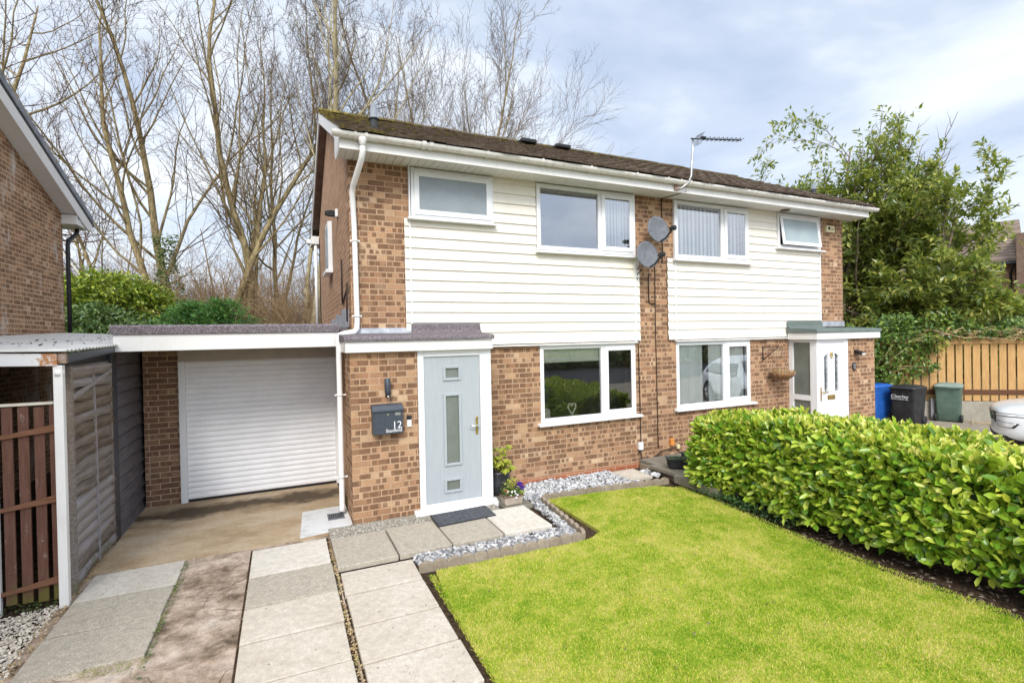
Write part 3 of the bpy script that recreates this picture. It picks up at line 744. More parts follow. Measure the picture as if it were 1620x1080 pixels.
mb = MB(); mb.box(1.558, 1.590, PY-.004, PY+.007, .925, 1.155); hp = mb.build('handle_plate', M['brass'], fd, bevel=.004)
mb = MB(); mb.tube([(1.574,PY-.002,1.045),(1.574,PY-.05,1.045),(1.56,PY-.055,1.045),(1.46,PY-.055,1.045)], .010, 8); mb.build('lever', M['chrome'], hp)
# garage-roof flashing stepping up the gable, cable and security lamp on it
mb = MB()
for i in range(7):
    y = .25+i*.42; mb.box(.086, .0985, y, y+.40, 2.36+.004*i, 2.60-.02*i+.05*(i % 2))
mb.build('stepped_flashing', M['lead'], HL)
mb = MB(); mb.tube([(.085,.9,3.35),(.085,.9,2.75),(.085,.85,2.70),(.085,.35,2.86),(.06,.05,2.92),(.05,.0,2.85),(.045,-.01,2.42)], .011, 6); mb.build('waste_pipe', M['cable'], HL)

# ---- right house
HR = thing('semi_detached_house', (7.6, 0, 0), 'house half with the white panelled door, blinds and green porch roof', 'house', group='pair of semi-detached houses')
W3, W4, G2 = (5.462,7.24,3.487,4.482), (8.035,9.245,3.81,4.482), (5.485,7.275,.885,2.04)
XE = 10.07
mb = MB(); wall_grid(mb, XP, XE, -.25, 4.499, 0, .28, [W3, W4, G2]); mb.build('wall', M['brick'], HR)
mb = MB(); mb.prism([(XE,.2802,-.25),(XE,5.6,-.25),(XE,5.6,4.55),(XE,RY,RZ-.10),(XE,0,4.70),(XE,0,4.4995),(XE,.2802,4.4995)], (-.25,0,0)); mb.build('gable_wall', M['brick_side'], HR)
mb = MB(); mb.box(XP, XE, 5.35, 5.6, -.25, 4.5); mb.build('rear_wall', M['brick_side'], HR)
mb = MB()
for z0, z1 in ((.02,2.30),(2.45,4.49)):
    x0,x1,y0,y1 = 5.12, 9.8, .29, 3.6
    mb.quad((x0,y0,z0),(x1,y0,z0),(x1,y1,z0),(x0,y1,z0)); mb.quad((x0,y0,z1),(x0,y1,z1),(x1,y1,z1),(x1,y0,z1))
    mb.quad((x0,y1,z0),(x1,y1,z0),(x1,y1,z1),(x0,y1,z1)); mb.quad((x0,y0,z0),(x0,y1,z0),(x0,y1,z1),(x0,y0,z1)); mb.quad((x1,y1,z0),(x1,y0,z0),(x1,y0,z1),(x1,y1,z1))
mb.build('room_lining', M['interior'], HR, recalc=False)
cladding(HR, 5.475, 9.275, [(5.3,7.245,3.48,4.6), (8.03,9.25,3.80,4.6)])
window(HR, *W3, -.055, 6.58, (6.61,7.20), 'glass_up', 'glass_up', .06, .03)
window(HR, *W4, -.055, None, (8.075,9.205), 'frosted_pale', None, .06, .10, .035, radians(7))
window(HR, *G2, -.012, 6.632, (6.655,7.245), 'glass', 'glass', .06, .10, .045)
roof(HR, XP, 10.22, 5)
eaves(HR, XP, 10.22, False, True)
g = gutter(HR, XP, 10.36, (False, True))
for x in (5.12, 5.33, 5.72, 6.55, 7.40, 8.25, 9.05, 9.55, 9.78, 10.15): gutter_clip(g, x)
mb = MB()
for sgn in (0, 1):
    f = (lambda p: p) if sgn == 0 else (lambda p: Vector((p.x, 2*RY-p.y, p.z)))
    a, b, c, d = [f(sp(10.20, s, h)) for s, h in ((.15,.01),(SL,.01),(SL,-.16),(.15,-.16))]
    mb.prism([a, b, c, d], (.02, 0, 0))
mb.build('bargeboard', M['fascia'], HR)
mb = MB(); mb.lathe((9.62,.30,4.98), [(.05,0),(.05,.20),(.062,.202),(.062,.22),(.048,.225),(.048,.31)], 18); mb.build('flue', M['grey_flue'], HR)
for x in (6.55, 7.4):
    pass
for x in (3.98, 4.80):
    q = sp(x, SL-.25, .05); mb = MB(); mb.box(q.x-.17, q.x+.17, q.y-.14, q.y+.16, q.z-.02, q.z+.06); mb.build('roof_vent', M['black'], HL if x < XP else HR, bevel=.02)
mb = MB(); mb.lathe((8.05,-.20,4.475), [(.07,.0),(.09,.024)], 16); mb.build('soffit_vent', M['brown_board'], HR)
# right porch
mb = MB(); mb.box(9.275, 10.13, PY, PY+.105, -.2, 2.02); mb.box(10.025, 10.13, PY+.1052, .25, -.2, 2.02); mb.build('porch_wall', M['brick'], HR)
mb = MB(); mb.box(8.262, 10.19, -.652, -.63, 2.022, 2.150); mb.box(8.262, 8.284, -.6295, -.056, 2.022, 2.150); mb.box(10.168, 10.19, -.6295, .2, 2.022, 2.150)
mb.build('porch_fascia', M['fascia'], HR, bevel=.004)
mb = MB(); mb.box(8.286, 10.166, -.629, -.003, 2.024, 2.04); mb.build('porch_soffit', M['soffit'], HR)
mb = MB(); mb.prism([(8.235,-.675,2.152),(8.235,-.675,2.178),(8.235,-.655,2.210),(8.235,-.60,2.217),(8.235,-.054,2.250),(8.235,-.054,2.152)], (1.97,0,0))
mb.prism([(8.25,-.0538,2.23),(8.25,-.14,2.245),(8.25,-.068,2.29),(8.25,-.054,2.385),(8.25,-.0538,2.385)], (1.05,0,0))
mb.build('porch_roof', M['felt_green'], HR, bevel=.006)
mb = MB(); mb.box(9.31, 10.06, -.03, -.003, 2.27, 2.375); mb.build('flashing', M['lead'], HR)
mb = MB(); mb.box(8.35, 8.425, PY-.01, PY+.06, 0, 2.021); mb.box(9.135, 9.274, PY-.01, PY+.06, 0, 2.021); mb.box(8.425, 9.135, PY-.01, PY+.06, 1.965, 2.021); df2 = mb.build('door_frame', M['upvc'], HR, bevel=.005)
LP = [(8.560,8.672,1.03,1.78),(8.872,8.984,1.03,1.78)]
mb = MB(); wall_grid(mb, 8.428, 9.132, .06, 1.962, PY+.006, PY+.055, LP); fd2 = mb.build('front_door', M['upvc'], HR)
for (a,b,c,d), s in zip(LP, (1,-1)):
    g_ = MB(); g_.box(a, b, PY+.018, PY+.026, c, d); g_.build('pane', M['leaded'], fd2)
    g_ = MB(); w = .022
    top0, top1 = (d-.10, d) if s == 1 else (d, d-.10)
    g_.prism([(a-w,PY-.006,c-w),(a,PY-.006,c-w),(a,PY-.006,top0),(a-w,PY-.006,top0+.01)], (0,.012,0)); g_.prism([(b,PY-.006,c-w),(b+w,PY-.006,c-w),(b+w,PY-.006,top1+.01),(b,PY-.006,top1)], (0,.012,0))
    g_.prism([(a,PY-.006,c-w),(b,PY-.006,c-w),(b,PY-.006,c),(a,PY-.006,c)], (0,.012,0)); g_.prism([(a-w,PY-.0065,top0),(b+w,PY-.0065,top1),(b+w,PY-.0065,d+w+.03),(a-w,PY-.0065,d+w+.03)], (0,.012,0))
    g_.build('bead', M['upvc'], fd2, bevel=.003)
    ld = MB()
    for k in range(6):
        zc = c+.10+k*.11; ld.tube([((a+b)/2+.03*cos(q), PY+.013, zc+.045*sin(q)) for q in [2*pi*i/12 for i in range(13)]], .004, 5)
    ld.tube([((a+b)/2, PY+.013, c), ((a+b)/2, PY+.013, d-.05)], .004, 5)
    ld.build('lead_line', M['bin_black'], fd2)
for (a,b,c,d) in ((8.53,8.76,.14,.72),(8.80,9.03,.14,.72)):
    g_ = MB(); frame_bars(g_, a, b, c, d, .02, PY-.004, PY+.0055); g_.build('moulding', M['upvc'], fd2, bevel=.004)
mb = MB(); mb.box(8.66, 8.88, PY-.006, PY+.0055, .875, .965); lp = mb.build('letter_plate', M['brass'], fd2, bevel=.006)
mb = MB(); mb.box(8.68, 8.86, PY-.011, PY-.0065, .895, .945); mb.build('flap', M['brass'], lp, bevel=.004)
mb = MB(); mb.lathe((8.772,PY-.02,1.74), [(.030,0),(.034,.012),(.026,.024)], 14, 'y'); mb.tube([(8.772+.03*sin(q),PY-.016,1.70+.04*cos(q)) for q in [pi*2*i/14 for i in range(15)]], .007, 6); mb.build('knocker', M['brass'], fd2)
mb = MB(); mb.box(8.455, 8.487, PY-.004, PY+.0055, .86, 1.12); hp = mb.build('handle_plate', M['brass'], fd2, bevel=.004)
mb = MB(); mb.tube([(8.471,PY-.002,1.03),(8.471,PY-.05,1.03),(8.49,PY-.055,1.03),(8.60,PY-.055,1.03)], .010, 8); mb.build('lever', M['brass'], hp)
# sidelight on the porch's flank
mb = MB(); xs = 8.35
mb.box(xs, xs+.06, PY+.0602, -.44, 0, 2.02); mb.box(xs, xs+.06, -.095, -.003, 0, 2.02); mb.box(xs, xs+.06, -.44, -.095, 1.965, 2.02); mb.box(xs, xs+.06, -.44, -.095, .86, .96); mb.box(xs, xs+.06, -.44, -.095, 0, .12)
sl = mb.build('sidelight', M['upvc'], HR, bevel=.004)
for a, b in ((.96,1.965),(.12,.86)):
    g_ = MB(); g_.box(xs+.025, xs+.032, -.44, -.095, a, b); g_.build('pane', M['frosted_green'], sl)

# ------------------------------------------------------------------ garage
GA = thing('garage', (-1.1, 1.42, 0), 'flat roofed garage with a white roller door and deep white fascia', 'garage')
GY = 1.42
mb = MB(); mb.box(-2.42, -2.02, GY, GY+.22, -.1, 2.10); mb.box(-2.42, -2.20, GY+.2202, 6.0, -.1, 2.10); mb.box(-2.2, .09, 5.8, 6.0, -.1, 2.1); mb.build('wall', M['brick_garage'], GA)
mb = MB(); mb.box(-2.016, .095, GY-.045, GY+.03, 1.935, 2.098); mb.build('door_header', M['header'], GA, bevel=.004)
for a, b in ((-2.016, -1.935), (-.005, .095)):
    mb = MB(); mb.box(a, b, GY-.05, GY+.03, 0, 1.934); mb.build('door_jamb', M['upvc'], GA, bevel=.004)
mb = MB(); z = .035; n = 25; h = (1.934-.035)/n
for i in range(n):
    a, b = z+i*h, z+(i+1)*h
    pr = [(a,-.006),(a+.006,-.016),(a+h*.42,-.0215),(b-.012,-.016),(b-.003,-.006),(b,-.006)]
    for (z0,y0),(z1,y1) in zip(pr[:-1], pr[1:]): mb.quad((-1.934,GY+y0,z0),(-.006,GY+y0,z0),(-.006,GY+y1,z1),(-1.934,GY+y1,z1), smooth=False)
mb.build('roller_door', M['roller'], GA, recalc=False)
mb = MB(); mb.box(-1.934, -.006, GY-.012, GY+.012, 0.004, .0345); mb.build('bottom_seal', M['black'], GA)
mb = MB(); mb.box(-1.80, -1.70, GY-.0245, GY-.0165, .10, .118); mb.build('lock_cover', M['white_plastic'], GA)
mb = MB(); mb.box(-2.405, -.045, .098, .122, 2.105, 2.292); mb.box(-2.405, -2.381, .1222, 6.0, 2.105, 2.292); mb.build('fascia', M['fascia'], GA, bevel=.004)
mb = MB(); mb.box(-2.38, -.06, .1225, 1.40, 2.106, 2.118); mb.build('canopy_soffit', M['header'], GA)
mb = MB(); mb.prism([(-2.43,.075,2.294),(-2.43,.075,2.375),(-2.43,.095,2.400),(-2.43,.22,2.404),(-2.43,.30,2.350),(-2.43,5.9,2.30),(-2.43,5.9,2.294)], (2.385,0,0)); mb.box(-2.435, -2.36, .30, 5.9, 2.293, 2.41)
mb.box(-.0445, .097, .30, 5.9, 2.293, 2.36)
mb.build('roof', M['felt'], GA, bevel=.008)
mb = MB(); mb.box(-2.505, -2.425, .10, .30, -.05, 2.104); mb.build('post', M['dark_post'], GA, bevel=.004)
mb = MB()
for i in range(13):
    z = .0+i*.162; mb.prism([(-2.428,.3005,z),(-2.450,.3005,z+.005),(-2.468,.3005,z+.166),(-2.488,.3005,z+.166),(-2.488,.3005,z)], (0,1.5,0))
mb.build('side_panel', M['dark_clad'], GA)

# ------------------------------------------------------------------ things fixed to or standing at the houses
def text_mesh(name, body, size, loc, mat, parent, ext=.002, rotz=0., align='RIGHT', bold=0.):
    c = bpy.data.curves.new(name, 'FONT'); c.body = body; c.size = size; c.extrude = ext; c.align_x = align; c.offset = bold
    o = bpy.data.objects.new(name, c); COL.objects.link(o)
    bpy.context.view_layer.update()
    dg = bpy.context.evaluated_depsgraph_get(); me = bpy.data.meshes.new_from_object(o.evaluated_get(dg))
    bpy.data.objects.remove(o)
    o = bpy.data.objects.new(name, me); COL.objects.link(o); me.materials.clear(); me.materials.append(mat)
    o.parent = parent; r = root_of(parent).location
    o.rotation_euler = (pi/2, 0, rotz); o.location = loc
    return o

LB = thing('letterbox', (.408, PY, 1.05), 'dark grey letterbox numbered 12 on the porch brickwork', 'letterbox')
mb = MB(); mb.box(.232, .585, PY-.118, PY-.002, 1.058, 1.330); mb.build('body', M['anthracite'], LB, bevel=.004)
mb = MB(); mb.prism([(.225,PY-.132,1.322),(.225,PY-.132,1.345),(.225,PY-.098,1.398),(.225,PY-.002,1.410),(.225,PY-.002,1.332)], (.367,0,0)); mb.build('lid', M['anthracite'], LB, bevel=.005)
mb = MB(); mb.lathe((.405,PY-.124,1.292), [(.010,0),(.010,.006)], 12, 'y'); mb.build('lock', M['chrome'], LB)
mb = MB(); frame_bars(mb, .492, .556, 1.275, 1.308, .005, PY-.122, PY-.1185); mb.box(.500, .548, PY-.120, PY-.1185, 1.283, 1.300); mb.build('name_holder', M['metal'], LB)
LL = LB.location
text_mesh('number_lettering', '12', .118, (.572-LL.x, -.1195, 1.122-LL.z), M['white_plastic'], LB, .001)
text_mesh('street_lettering', 'Studfold', .058, (.572-LL.x, -.1195, 1.078-LL.z), M['white_plastic'], LB, .001)

WL = thing('wall_lamp', (.42, PY, 1.48), 'slim dark grey up-down lamp on the porch above the letterbox', 'wall lamp')
mb = MB(); mb.lathe((.42,PY-.062,1.535), [(.033,0),(.036,.01),(.036,.175),(.030,.182)], 18); mb.box(.40, .44, PY-.03, PY-.002, 1.58, 1.68); mb.build('body', M['anthracite'], WL)
mb = MB(); mb.lathe((.42,PY-.062,1.487), [(.020,0),(.030,.012),(.030,.040),(.022,.046)], 18); mb.build('sensor', M['black'], WL)
mb = MB(); mb.lathe((.42,PY-.100,1.503), [(.009,0),(.009,.01)], 10, 'y'); mb.build('lens', M['white_plastic'], WL)
DB = thing('doorbell', (.682, PY, 1.10), 'black and white video doorbell between letterbox and door frame', 'doorbell')
mb = MB(); mb.box(.656, .710, PY-.026, PY-.002, 1.192, 1.242); mb.build('camera_head', M['black'], DB, bevel=.006)
mb = MB(); mb.box(.656, .710, PY-.026, PY-.002, 1.105, 1.1915); mb.build('body', M['white_plastic'], DB, bevel=.006)

SLm = thing('security_lamp', (.09, 1.35, 4.10), 'black and white floodlight on the gable wall under the verge', 'floodlight')
mb = MB(); mb.box(.055, .097, 1.30, 1.42, 4.06, 4.18); mb.build('base', M['white_plastic'], SLm, bevel=.01)
mb = MB(); mb.prism([(.053,1.33,4.07),(-.03,1.33,4.07),(-.09,1.33,4.09),(-.09,1.33,4.14),(-.03,1.33,4.16),(.053,1.33,4.16)], (0,.07,0)); mb.build('head', M['black'], SLm, bevel=.008)

def dish(loc, label, yaw, pitch, d=.43):
    root = thing('satellite_dish', loc, label, 'satellite dish', group='satellite dishes on the brick pier')
    R = Vector((0,-1,0)); 
    def tf(p):  # local: x right, y depth (towards the viewer is -y), z up -> tilt, turn
        y, z = p.y*cos(pitch)+p.z*sin(pitch), p.z*cos(pitch)-p.y*sin(pitch)
        return Vector((p.x*cos(yaw)-y*sin(yaw)+loc[0], p.x*sin(yaw)+y*cos(yaw)+loc[1], z+loc[2]))
    mb = MB(); n, m = 36, 7; base = 0
    rings = []
    for side, off in ((0, 0.0), (1, .012)):
        for i in range(m+1):
            rr = i/m
            for k in range(n):
                q = 2*pi*k/n; x, z = d*.46*rr*cos(q), d*.53*rr*sin(q); mb.v.append((x, -.30*(x*x+z*z)/d+off, z))
    for side in (0, 1):
        o = side*(m+1)*n
        for i in range(m):
            for k in range(n):
                k2 = (k+1) % n; f = (o+i*n+k, o+i*n+k2, o+(i+1)*n+k2, o+(i+1)*n+k)
                mb.f.append(f if side == 0 else f[::-1]); mb.sm.append(True)
    for k in range(n):
        k2 = (k+1) % n; mb.f.append((m*n+k, m*n+k2, (m+1)*n+m*n+k2, (m+1)*n+m*n+k)); mb.sm.append(True)
    mb.xform(tf); mb.build('reflector', M['dish'], root, recalc=False)
    mb = MB(); mb.tube([(0,-.05,-d*.50),(0,-.18,-d*.50),(.0,-.36,-d*.36)], .013, 8); mb.xform(tf); mb.build('arm', M['black'], root)
    mb = MB(); mb.tube([(-.03,-.40,-d*.33),(.035,-.40,-d*.33)], .036, 12); mb.tube([(0,-.44,-d*.33),(0,-.33,-d*.30)], .030, 12); mb.xform(tf); mb.build('receiver', M['black'], root)
    mb = MB(); mb.tube([(0,.01,-.02),(0,.10,-.04)], .02, 8); mb.xform(tf)
    mb.tube([tuple(tf(Vector((0,.10,-.04)))), (loc[0],-.012,loc[2]-.20)], .018, 8); mb.box(loc[0]-.05, loc[0]+.05, -.012, -.002, loc[2]-.30, loc[2]-.12)
    mb.build('bracket', M['rust_metal'], root)
    return root
dish((4.905,-.25,3.885), 'upper grey satellite dish on the brick pier, nearer the right house', radians(-6), radians(12))
dish((4.675,-.25,3.46), 'lower grey satellite dish on the brick pier, just below its twin', radians(-6), radians(12))
for nm, pts, lab in (
    ('aerial_cable', [(5.33,-.46,4.50),(5.28,-.20,4.494),(5.21,-.012,4.49),(5.215,-.012,4.1),(5.215,-.012,3.62),(5.20,-.012,3.40)], 'thin dark cable running down the pier from the soffit'),
    ('dish_cable', [(4.90,-.06,3.66),(4.99,-.03,3.64),(5.035,-.014,3.55),(5.04,-.014,3.2),(5.035,-.014,2.2),(5.045,-.014,1.0),(5.05,-.014,.26)], 'long dark cable down the pier from the upper dish'),
    ('dish_cable', [(4.70,-.10,3.25),(4.66,-.03,3.18),(4.655,-.014,3.0),(4.665,-.014,2.0),(4.68,-.014,1.0),(4.685,-.014,.28),(4.62,-.014,.20)], 'long dark cable down the pier from the lower dish'),
    ('dish_cable', [(4.895,-.03,3.20),(4.90,-.014,3.0),(4.905,-.014,2.72),(4.94,-.014,2.69),(5.03,-.016,2.70)], 'short looped cable ending halfway down the pier')):
    mb = MB(); mb.tube(pts, .0085, 6); tag(mb.build(nm, M['cable'], None), lab, 'cable', 'cables on the brick pier' if nm == 'dish_cable' else None)

AE = thing('tv_aerial', (5.33, -.47, 4.55), 'thin television aerial on a bent pole above the gutter', 'aerial')
mb = MB(); mb.tube([(5.12,-.47,4.535),(5.20,-.49,4.53),(5.27,-.58,4.60),(5.315,-.60,4.72),(5.325,-.60,4.9),(5.35,-.60,5.10),(5.358,-.60,5.30)], .016, 8); mb.build('pole', M['metal'], AE)
mb = MB(); mb.box(5.08, 5.17, -.485, -.4525, 4.50, 4.57); mb.build('bracket', M['rust_metal'], AE)
mb = MB(); mb.tube([(5.30,-.62,5.295),(6.42,-.62,5.43)], .011, 6); bo = mb.build('boom', M['black'], AE)
mb = MB()
for i in range(9):
    f = .28+i*.087; x, z = 5.30+1.12*f, 5.295+.135*f
    L = .085; mb.tube([(x,-.62-L,z+.002),(x,-.62+L,z+.002)], .005, 5); mb.tube([(x,-.62,z),(x+.012,-.62,z+.045)], .006, 5)
mb.build('director', M['black'], AE)
mb = MB()
for s in (-1, 1):
    [mb.tube([(5.44+.012*k*(s+1)/2,-.62-.09,5.31+s*.016*k),(5.44+.012*k*(s+1)/2,-.62+.09,5.31+s*.016*k)], .003, 4) for k in range(1,7)]; mb.tube([(5.44,-.62,5.31),(5.44+.072*(s+1)/2,-.62,5.31+s*.10)], .005, 4)
mb.build('reflector_grid', M['dish'], AE); mb = MB(); mb.box(5.52, 5.60, -.65, -.59, 5.325, 5.365); mb.build('dipole_box', M['black'], AE, bevel=.01)

AB = thing('alarm_box', (9.61, 0, 4.2), 'cream burglar alarm box with a dark round logo on the end brickwork', 'alarm box')
mb = MB(); mb.prism([(9.47,-.062,4.205),(9.75,-.062,4.205),(9.735,-.062,4.345),(9.485,-.062,4.345)], (0,.06,0)); mb.build('cover', M['cream_plastic'], AB, bevel=.01)
mb = MB(); mb.lathe((9.555,-.066,4.285), [(.036,0),(.036,.004)], 16, 'y'); mb.box(9.62, 9.70, -.066, -.0625, 4.26, 4.275); mb.build('logo', M['bin_black'], AB)

L2 = thing('wall_lamp', (9.54, PY, 1.72), 'black bulkhead lamp on the right porch brickwork', 'wall lamp')
mb = MB(); mb.box(9.47, 9.58, PY-.03, PY-.002, 1.74, 1.80); mb.prism([(9.46,PY-.03,1.79),(9.46,PY-.15,1.74),(9.46,PY-.15,1.70),(9.46,PY-.03,1.72)], (.14,0,0)); mb.build('body', M['black'], L2, bevel=.006)
mb = MB(); mb.box(9.48, 9.58, PY-.154, PY-.1505, 1.705, 1.735); mb.build('lens', M['white_plastic'], L2)
NP = thing('door_number', (9.46, PY, 1.38), 'small black oval number plaque below the right porch lamp', 'number plaque')
mb = MB(); mb.lathe((9.46,PY-.014,1.475), [(.085,0),(.085,.012)], 20, 'y'); mb.xform(lambda p: Vector((9.46+(p.x-9.46)*.72, p.y, p.z))); mb.build('plate', M['black'], NP)
mb = MB(); mb.tube([(9.46+.022*cos(q), PY-.016, 1.50+.026*sin(q)) for q in [2*pi*i/14 for i in range(15)]], .006, 5); mb.tube([(9.46+.022*cos(q), PY-.016, 1.45+.026*sin(q)) for q in [2*pi*i/14 for i in range(15)]], .006, 5); mb.build('numeral', M['metal'], NP)

HB = thing('hanging_basket', (7.85, -.02, 1.3), 'coir lined hanging basket on a black bracket beside the right porch', 'hanging basket')
mb = MB(); mb.tube([(7.62,-.012,1.90),(7.62,-.012,1.62)], .010, 6); mb.tube([(7.62,-.014,1.885),(7.86,-.20,1.89)], .010, 6); mb.tube([(7.62,-.014,1.65),(7.82,-.17,1.88)], .008, 6)
mb.tube([(7.86,-.20,1.89),(7.885,-.22,1.905),(7.88,-.215,1.86)], .007, 6); mb.build('bracket', M['black'], HB)
mb = MB()
for a in (0, 2.1, 4.2): mb.tube([(7.87,-.21,1.86),(7.87+.235*cos(a+.4),-.22+.15*sin(a+.4),1.43)], .0035, 4)
mb.build('chain', M['rust_metal'], HB)
mb = MB(); mb.lathe((7.87,-.235,1.28), [(.06,0),(.15,.03),(.21,.08),(.235,.14),(.20,.142),(.05,.12)], 18); mb.xform(lambda p: Vector((p.x, -.235+(p.y+.235)*.85, p.z+.008*sin(40*p.x)))); bk = mb.build('basket', M['coir'], HB)
mb = MB()
for k in range(14):
    a = 2*pi*k/14; mb.tube([(7.87+r_*cos(a), -.235+.85*r_*sin(a), 1.28+z_) for r_, z_ in ((.07,-.002),(.155,.028),(.216,.08),(.240,.145))], .005, 4)
mb.build('wire', M['rust_metal'], HB)
P_ = np.column_stack([7.87+RNG.uniform(-.17,.17,160), -.235+RNG.uniform(-.12,.12,160), 1.40+RNG.uniform(0,.02,160)]); D_ = np.column_stack([RNG.normal(0,.6,160), RNG.normal(0,.6,160), np.full(160,.8)])
leaves('dry_foliage', P_, D_, RNG.normal(0,1,(160,3)), RNG.uniform(.04,.10,160), RNG.uniform(.008,.02,160), M['straw'], HB, True)

JB = []
for (x, z, w, h, mat, lab) in ((4.665,.33,.085,.125,'white_plastic','white plastic junction box low on the wall left of the cables'), (5.335,.325,.075,.12,'orange_plastic','orange junction box low on the wall above the trough planters'), (5.465,.235,.06,.075,'cream_plastic','cream junction box just right of the orange one')):
    mb = MB(); mb.box(x-w/2, x+w/2, -.055, -.002, z-h/2, z+h/2); tag(mb.build('junction_box', M[mat], None, bevel=.008), lab, 'junction box', 'junction boxes on the wall')
mb = MB(); mb.tube([(4.655,-.03,.265),(4.66,-.06,.15),(4.70,-.075,.02),(4.78,-.07,.0),(4.83,-.05,.06),(4.80,-.03,.14)], .009, 6); tag(mb.build('looped_cable', M['cable'], None), 'black cable looping down from the white junction box', 'cable')
mb = MB(); mb.tube([(5.465,-.03,.195),(5.50,-.04,.12),(5.60,-.05,.09),(6.0,-.04,.13),(6.4,-.03,.16)], .008, 6); tag(mb.build('wall_cable', M['cable'], None), 'dark cable trailing along the wall from the cream junction box', 'cable')
mb = MB(); mb.tube([(4.80,-.03,-.02),(4.9,-.05,.10),(5.1,-.06,.21),(5.4,-.06,.235)], .010, 6); mb.tube([(4.80,-.03,-.02),(4.5,-.05,-.05),(4.0,-.10,-.05),(3.4,-.16,-.03),(3.0,-.14,-.03),(2.5,-.12,-.03)], .009, 6); tag(mb.build('ground_cable', M['cable'], None), 'dark cable snaking over the white stones along the wall foot', 'cable')

# window dressings
def vertical_blind(x0, x1, z0, z1, y, lab, mat='blind', gap=None, group=None, ang=.45, pitch=.075):
    root = thing('vertical_blind', ((x0+x1)/2, y, z0), lab, 'blind', group=group)
    mb = MB(); x = x0; i = 0
    while x < x1:
        if not (gap and gap[0] < x < gap[1]):
            a = ang + .12*sin(i*2.3); w = .046
            mb.quad((x-w*cos(a),y-w*sin(a),z0+.01*sin(i*1.7)),(x+w*cos(a),y+w*sin(a),z0+.01*sin(i*1.7)),(x+w*cos(a),y+w*sin(a),z1),(x-w*cos(a),y-w*sin(a),z1))
        x += pitch; i += 1
    mb.build('slats', M[mat], root); mb = MB(); mb.box(x0-.03, x1+.03, y-.03, y+.03, z1+.002, z1+.04); mb.build('headrail', M['upvc'], root)
vertical_blind(5.55, 7.22, .95, 1.97, .07, 'pale vertical blind with a dark gap in the right house ground floor window', gap=(6.18,6.30), group='vertical blinds', ang=.06, pitch=.080)
vertical_blind(5.52, 7.20, 3.55, 4.42, .05, 'white slatted vertical blind in the right house upper window', 'blind_white', ang=.40, pitch=.092, group='vertical blinds')
mb = MB(); 
for i in range(26):
    x = 4.0+i*.022; mb.tube([(x,.05+.02*sin(i*1.9),3.56),(x,.05+.02*sin(i*1.9),4.40)], .013, 6)
tag(mb.build('net_curtain', M['blind_white'], None), 'white net curtain behind the opening light of the left upper window', 'curtain')
RB = thing('roller_blind', (3.4,.14,1.78), 'pale green roman blind across the top of the left ground floor window', 'blind')
mb = MB(); mb.box(2.88, 3.93, .07, .082, 1.80, 2.02); mb.box(2.88, 3.93, .055, .0695, 1.775, 1.82); mb.build('fabric', M['roller_blind'], RB)
mb = MB(); mb.quad((2.88,.066,1.82),(3.93,.066,1.82),(3.93,.066,1.835),(2.88,.066,1.835)); mb.build('batten', M['upvc'], RB)
HO = thing('heart_ornament', (3.41,.10,.94), 'cream wicker heart standing inside the left ground floor window', 'ornament')
mb = MB(); hp_ = []
for i in range(41):
    t_ = 2*pi*i/40; hp_.append((3.41+.0045*16*sin(t_)**3*.95, .075, 1.045+.0062*(13*cos(t_)-5*cos(2*t_)-2*cos(3*t_)-cos(4*t_))))
mb.tube(hp_, .014, 8, cap=False); mb.build('loop', M['bone'], HO)
DLp = thing('desk_lamp', (4.30,.16,.94), 'black curved desk lamp behind the opening light of the left ground floor window', 'lamp')
mb = MB(); mb.tube([(4.35,.16,.98),(4.345,.16,1.25)] + [(4.22+.125*cos(a), .16, 1.25+.14*sin(a)) for a in [pi*k/10 for k in range(11)]], .008, 6); mb.build('stem', M['black'], DLp)
mb = MB(); mb.box(4.20, 4.42, .10, .24, .935, .965); mb.build('base', M['black'], DLp, bevel=.01)
mb = MB(); mb.prism([(4.08,.14,.97),(4.12,.14,.97),(4.19,.14,1.12),(4.16,.14,1.12)], (0,.04,0)); tag(mb.build('tablet_stand', M['black'], None), 'dark leaning tablet beside the desk lamp on the window sill', 'tablet')
CB = thing('chair', (3.0,.42,.4), 'pale grey and yellow padded chair back behind the left window sill', 'chair')
mb = MB(); mb.prism([(2.84,.40,.45),(3.22,.40,.45),(3.22,.40,.98),(3.16,.40,1.03),(3.05,.40,1.02),(2.84,.40,.985)], (0,.08,0)); mb.build('backrest', M['bone'], CB, bevel=.03)
mb = MB(); mb.box(2.84, 3.10, .385, .399, .93, .965); mb.build('piping', M['yellow_fabric'], CB)
mb = MB(); mb.box(2.84, 3.22, .48, .90, .40, .46); mb.build('seat', M['bone'], CB, bevel=.02)
for x in (2.87, 3.19):
    for y in (.52, .86): mb = MB(); mb.box(x-.02, x+.02, y-.02, y+.02, .02, .40); mb.build('leg', M['brown_board'], CB)
# ------------------------------------------------------------------ ground
def sheet(name, pts, z, mat, thick=None, label=None):
    mb = MB()
    if thick: mb.prism([(x, y, z-thick) for x, y in pts], (0, 0, thick))
    else: mb.poly([(x, y, z) for x, y in pts])
    o = mb.build(name, mat, None)
    return tag(o, label, None, None, 'structure')
def rect(x0, x1, y0, y1): return [(x0,y0),(x1,y0),(x1,y1),(x0,y1)]
mb = MB(); S = 400.
mb.quad((-S,-S,-.12),(S,-S,-.12),(S,S,-.12),(-S,S,-.12)); tag(mb.build('ground', M['earth'], None), kind='structure')
sheet('road', rect(-60, 60, -22, -12.2), -.10, M['asphalt'])
sheet('pavement', rect(-60, 60, -12.19, -10.2), -.02, M['drive'], .1)
sheet('driveway_base', rect(-2.47, -.283, -10.1, -.725), -.012, M['old_concrete'], .1)
sheet('garage_forecourt', rect(-2.50, .0, -.722, 1.46), .0, M['pad'], .1)
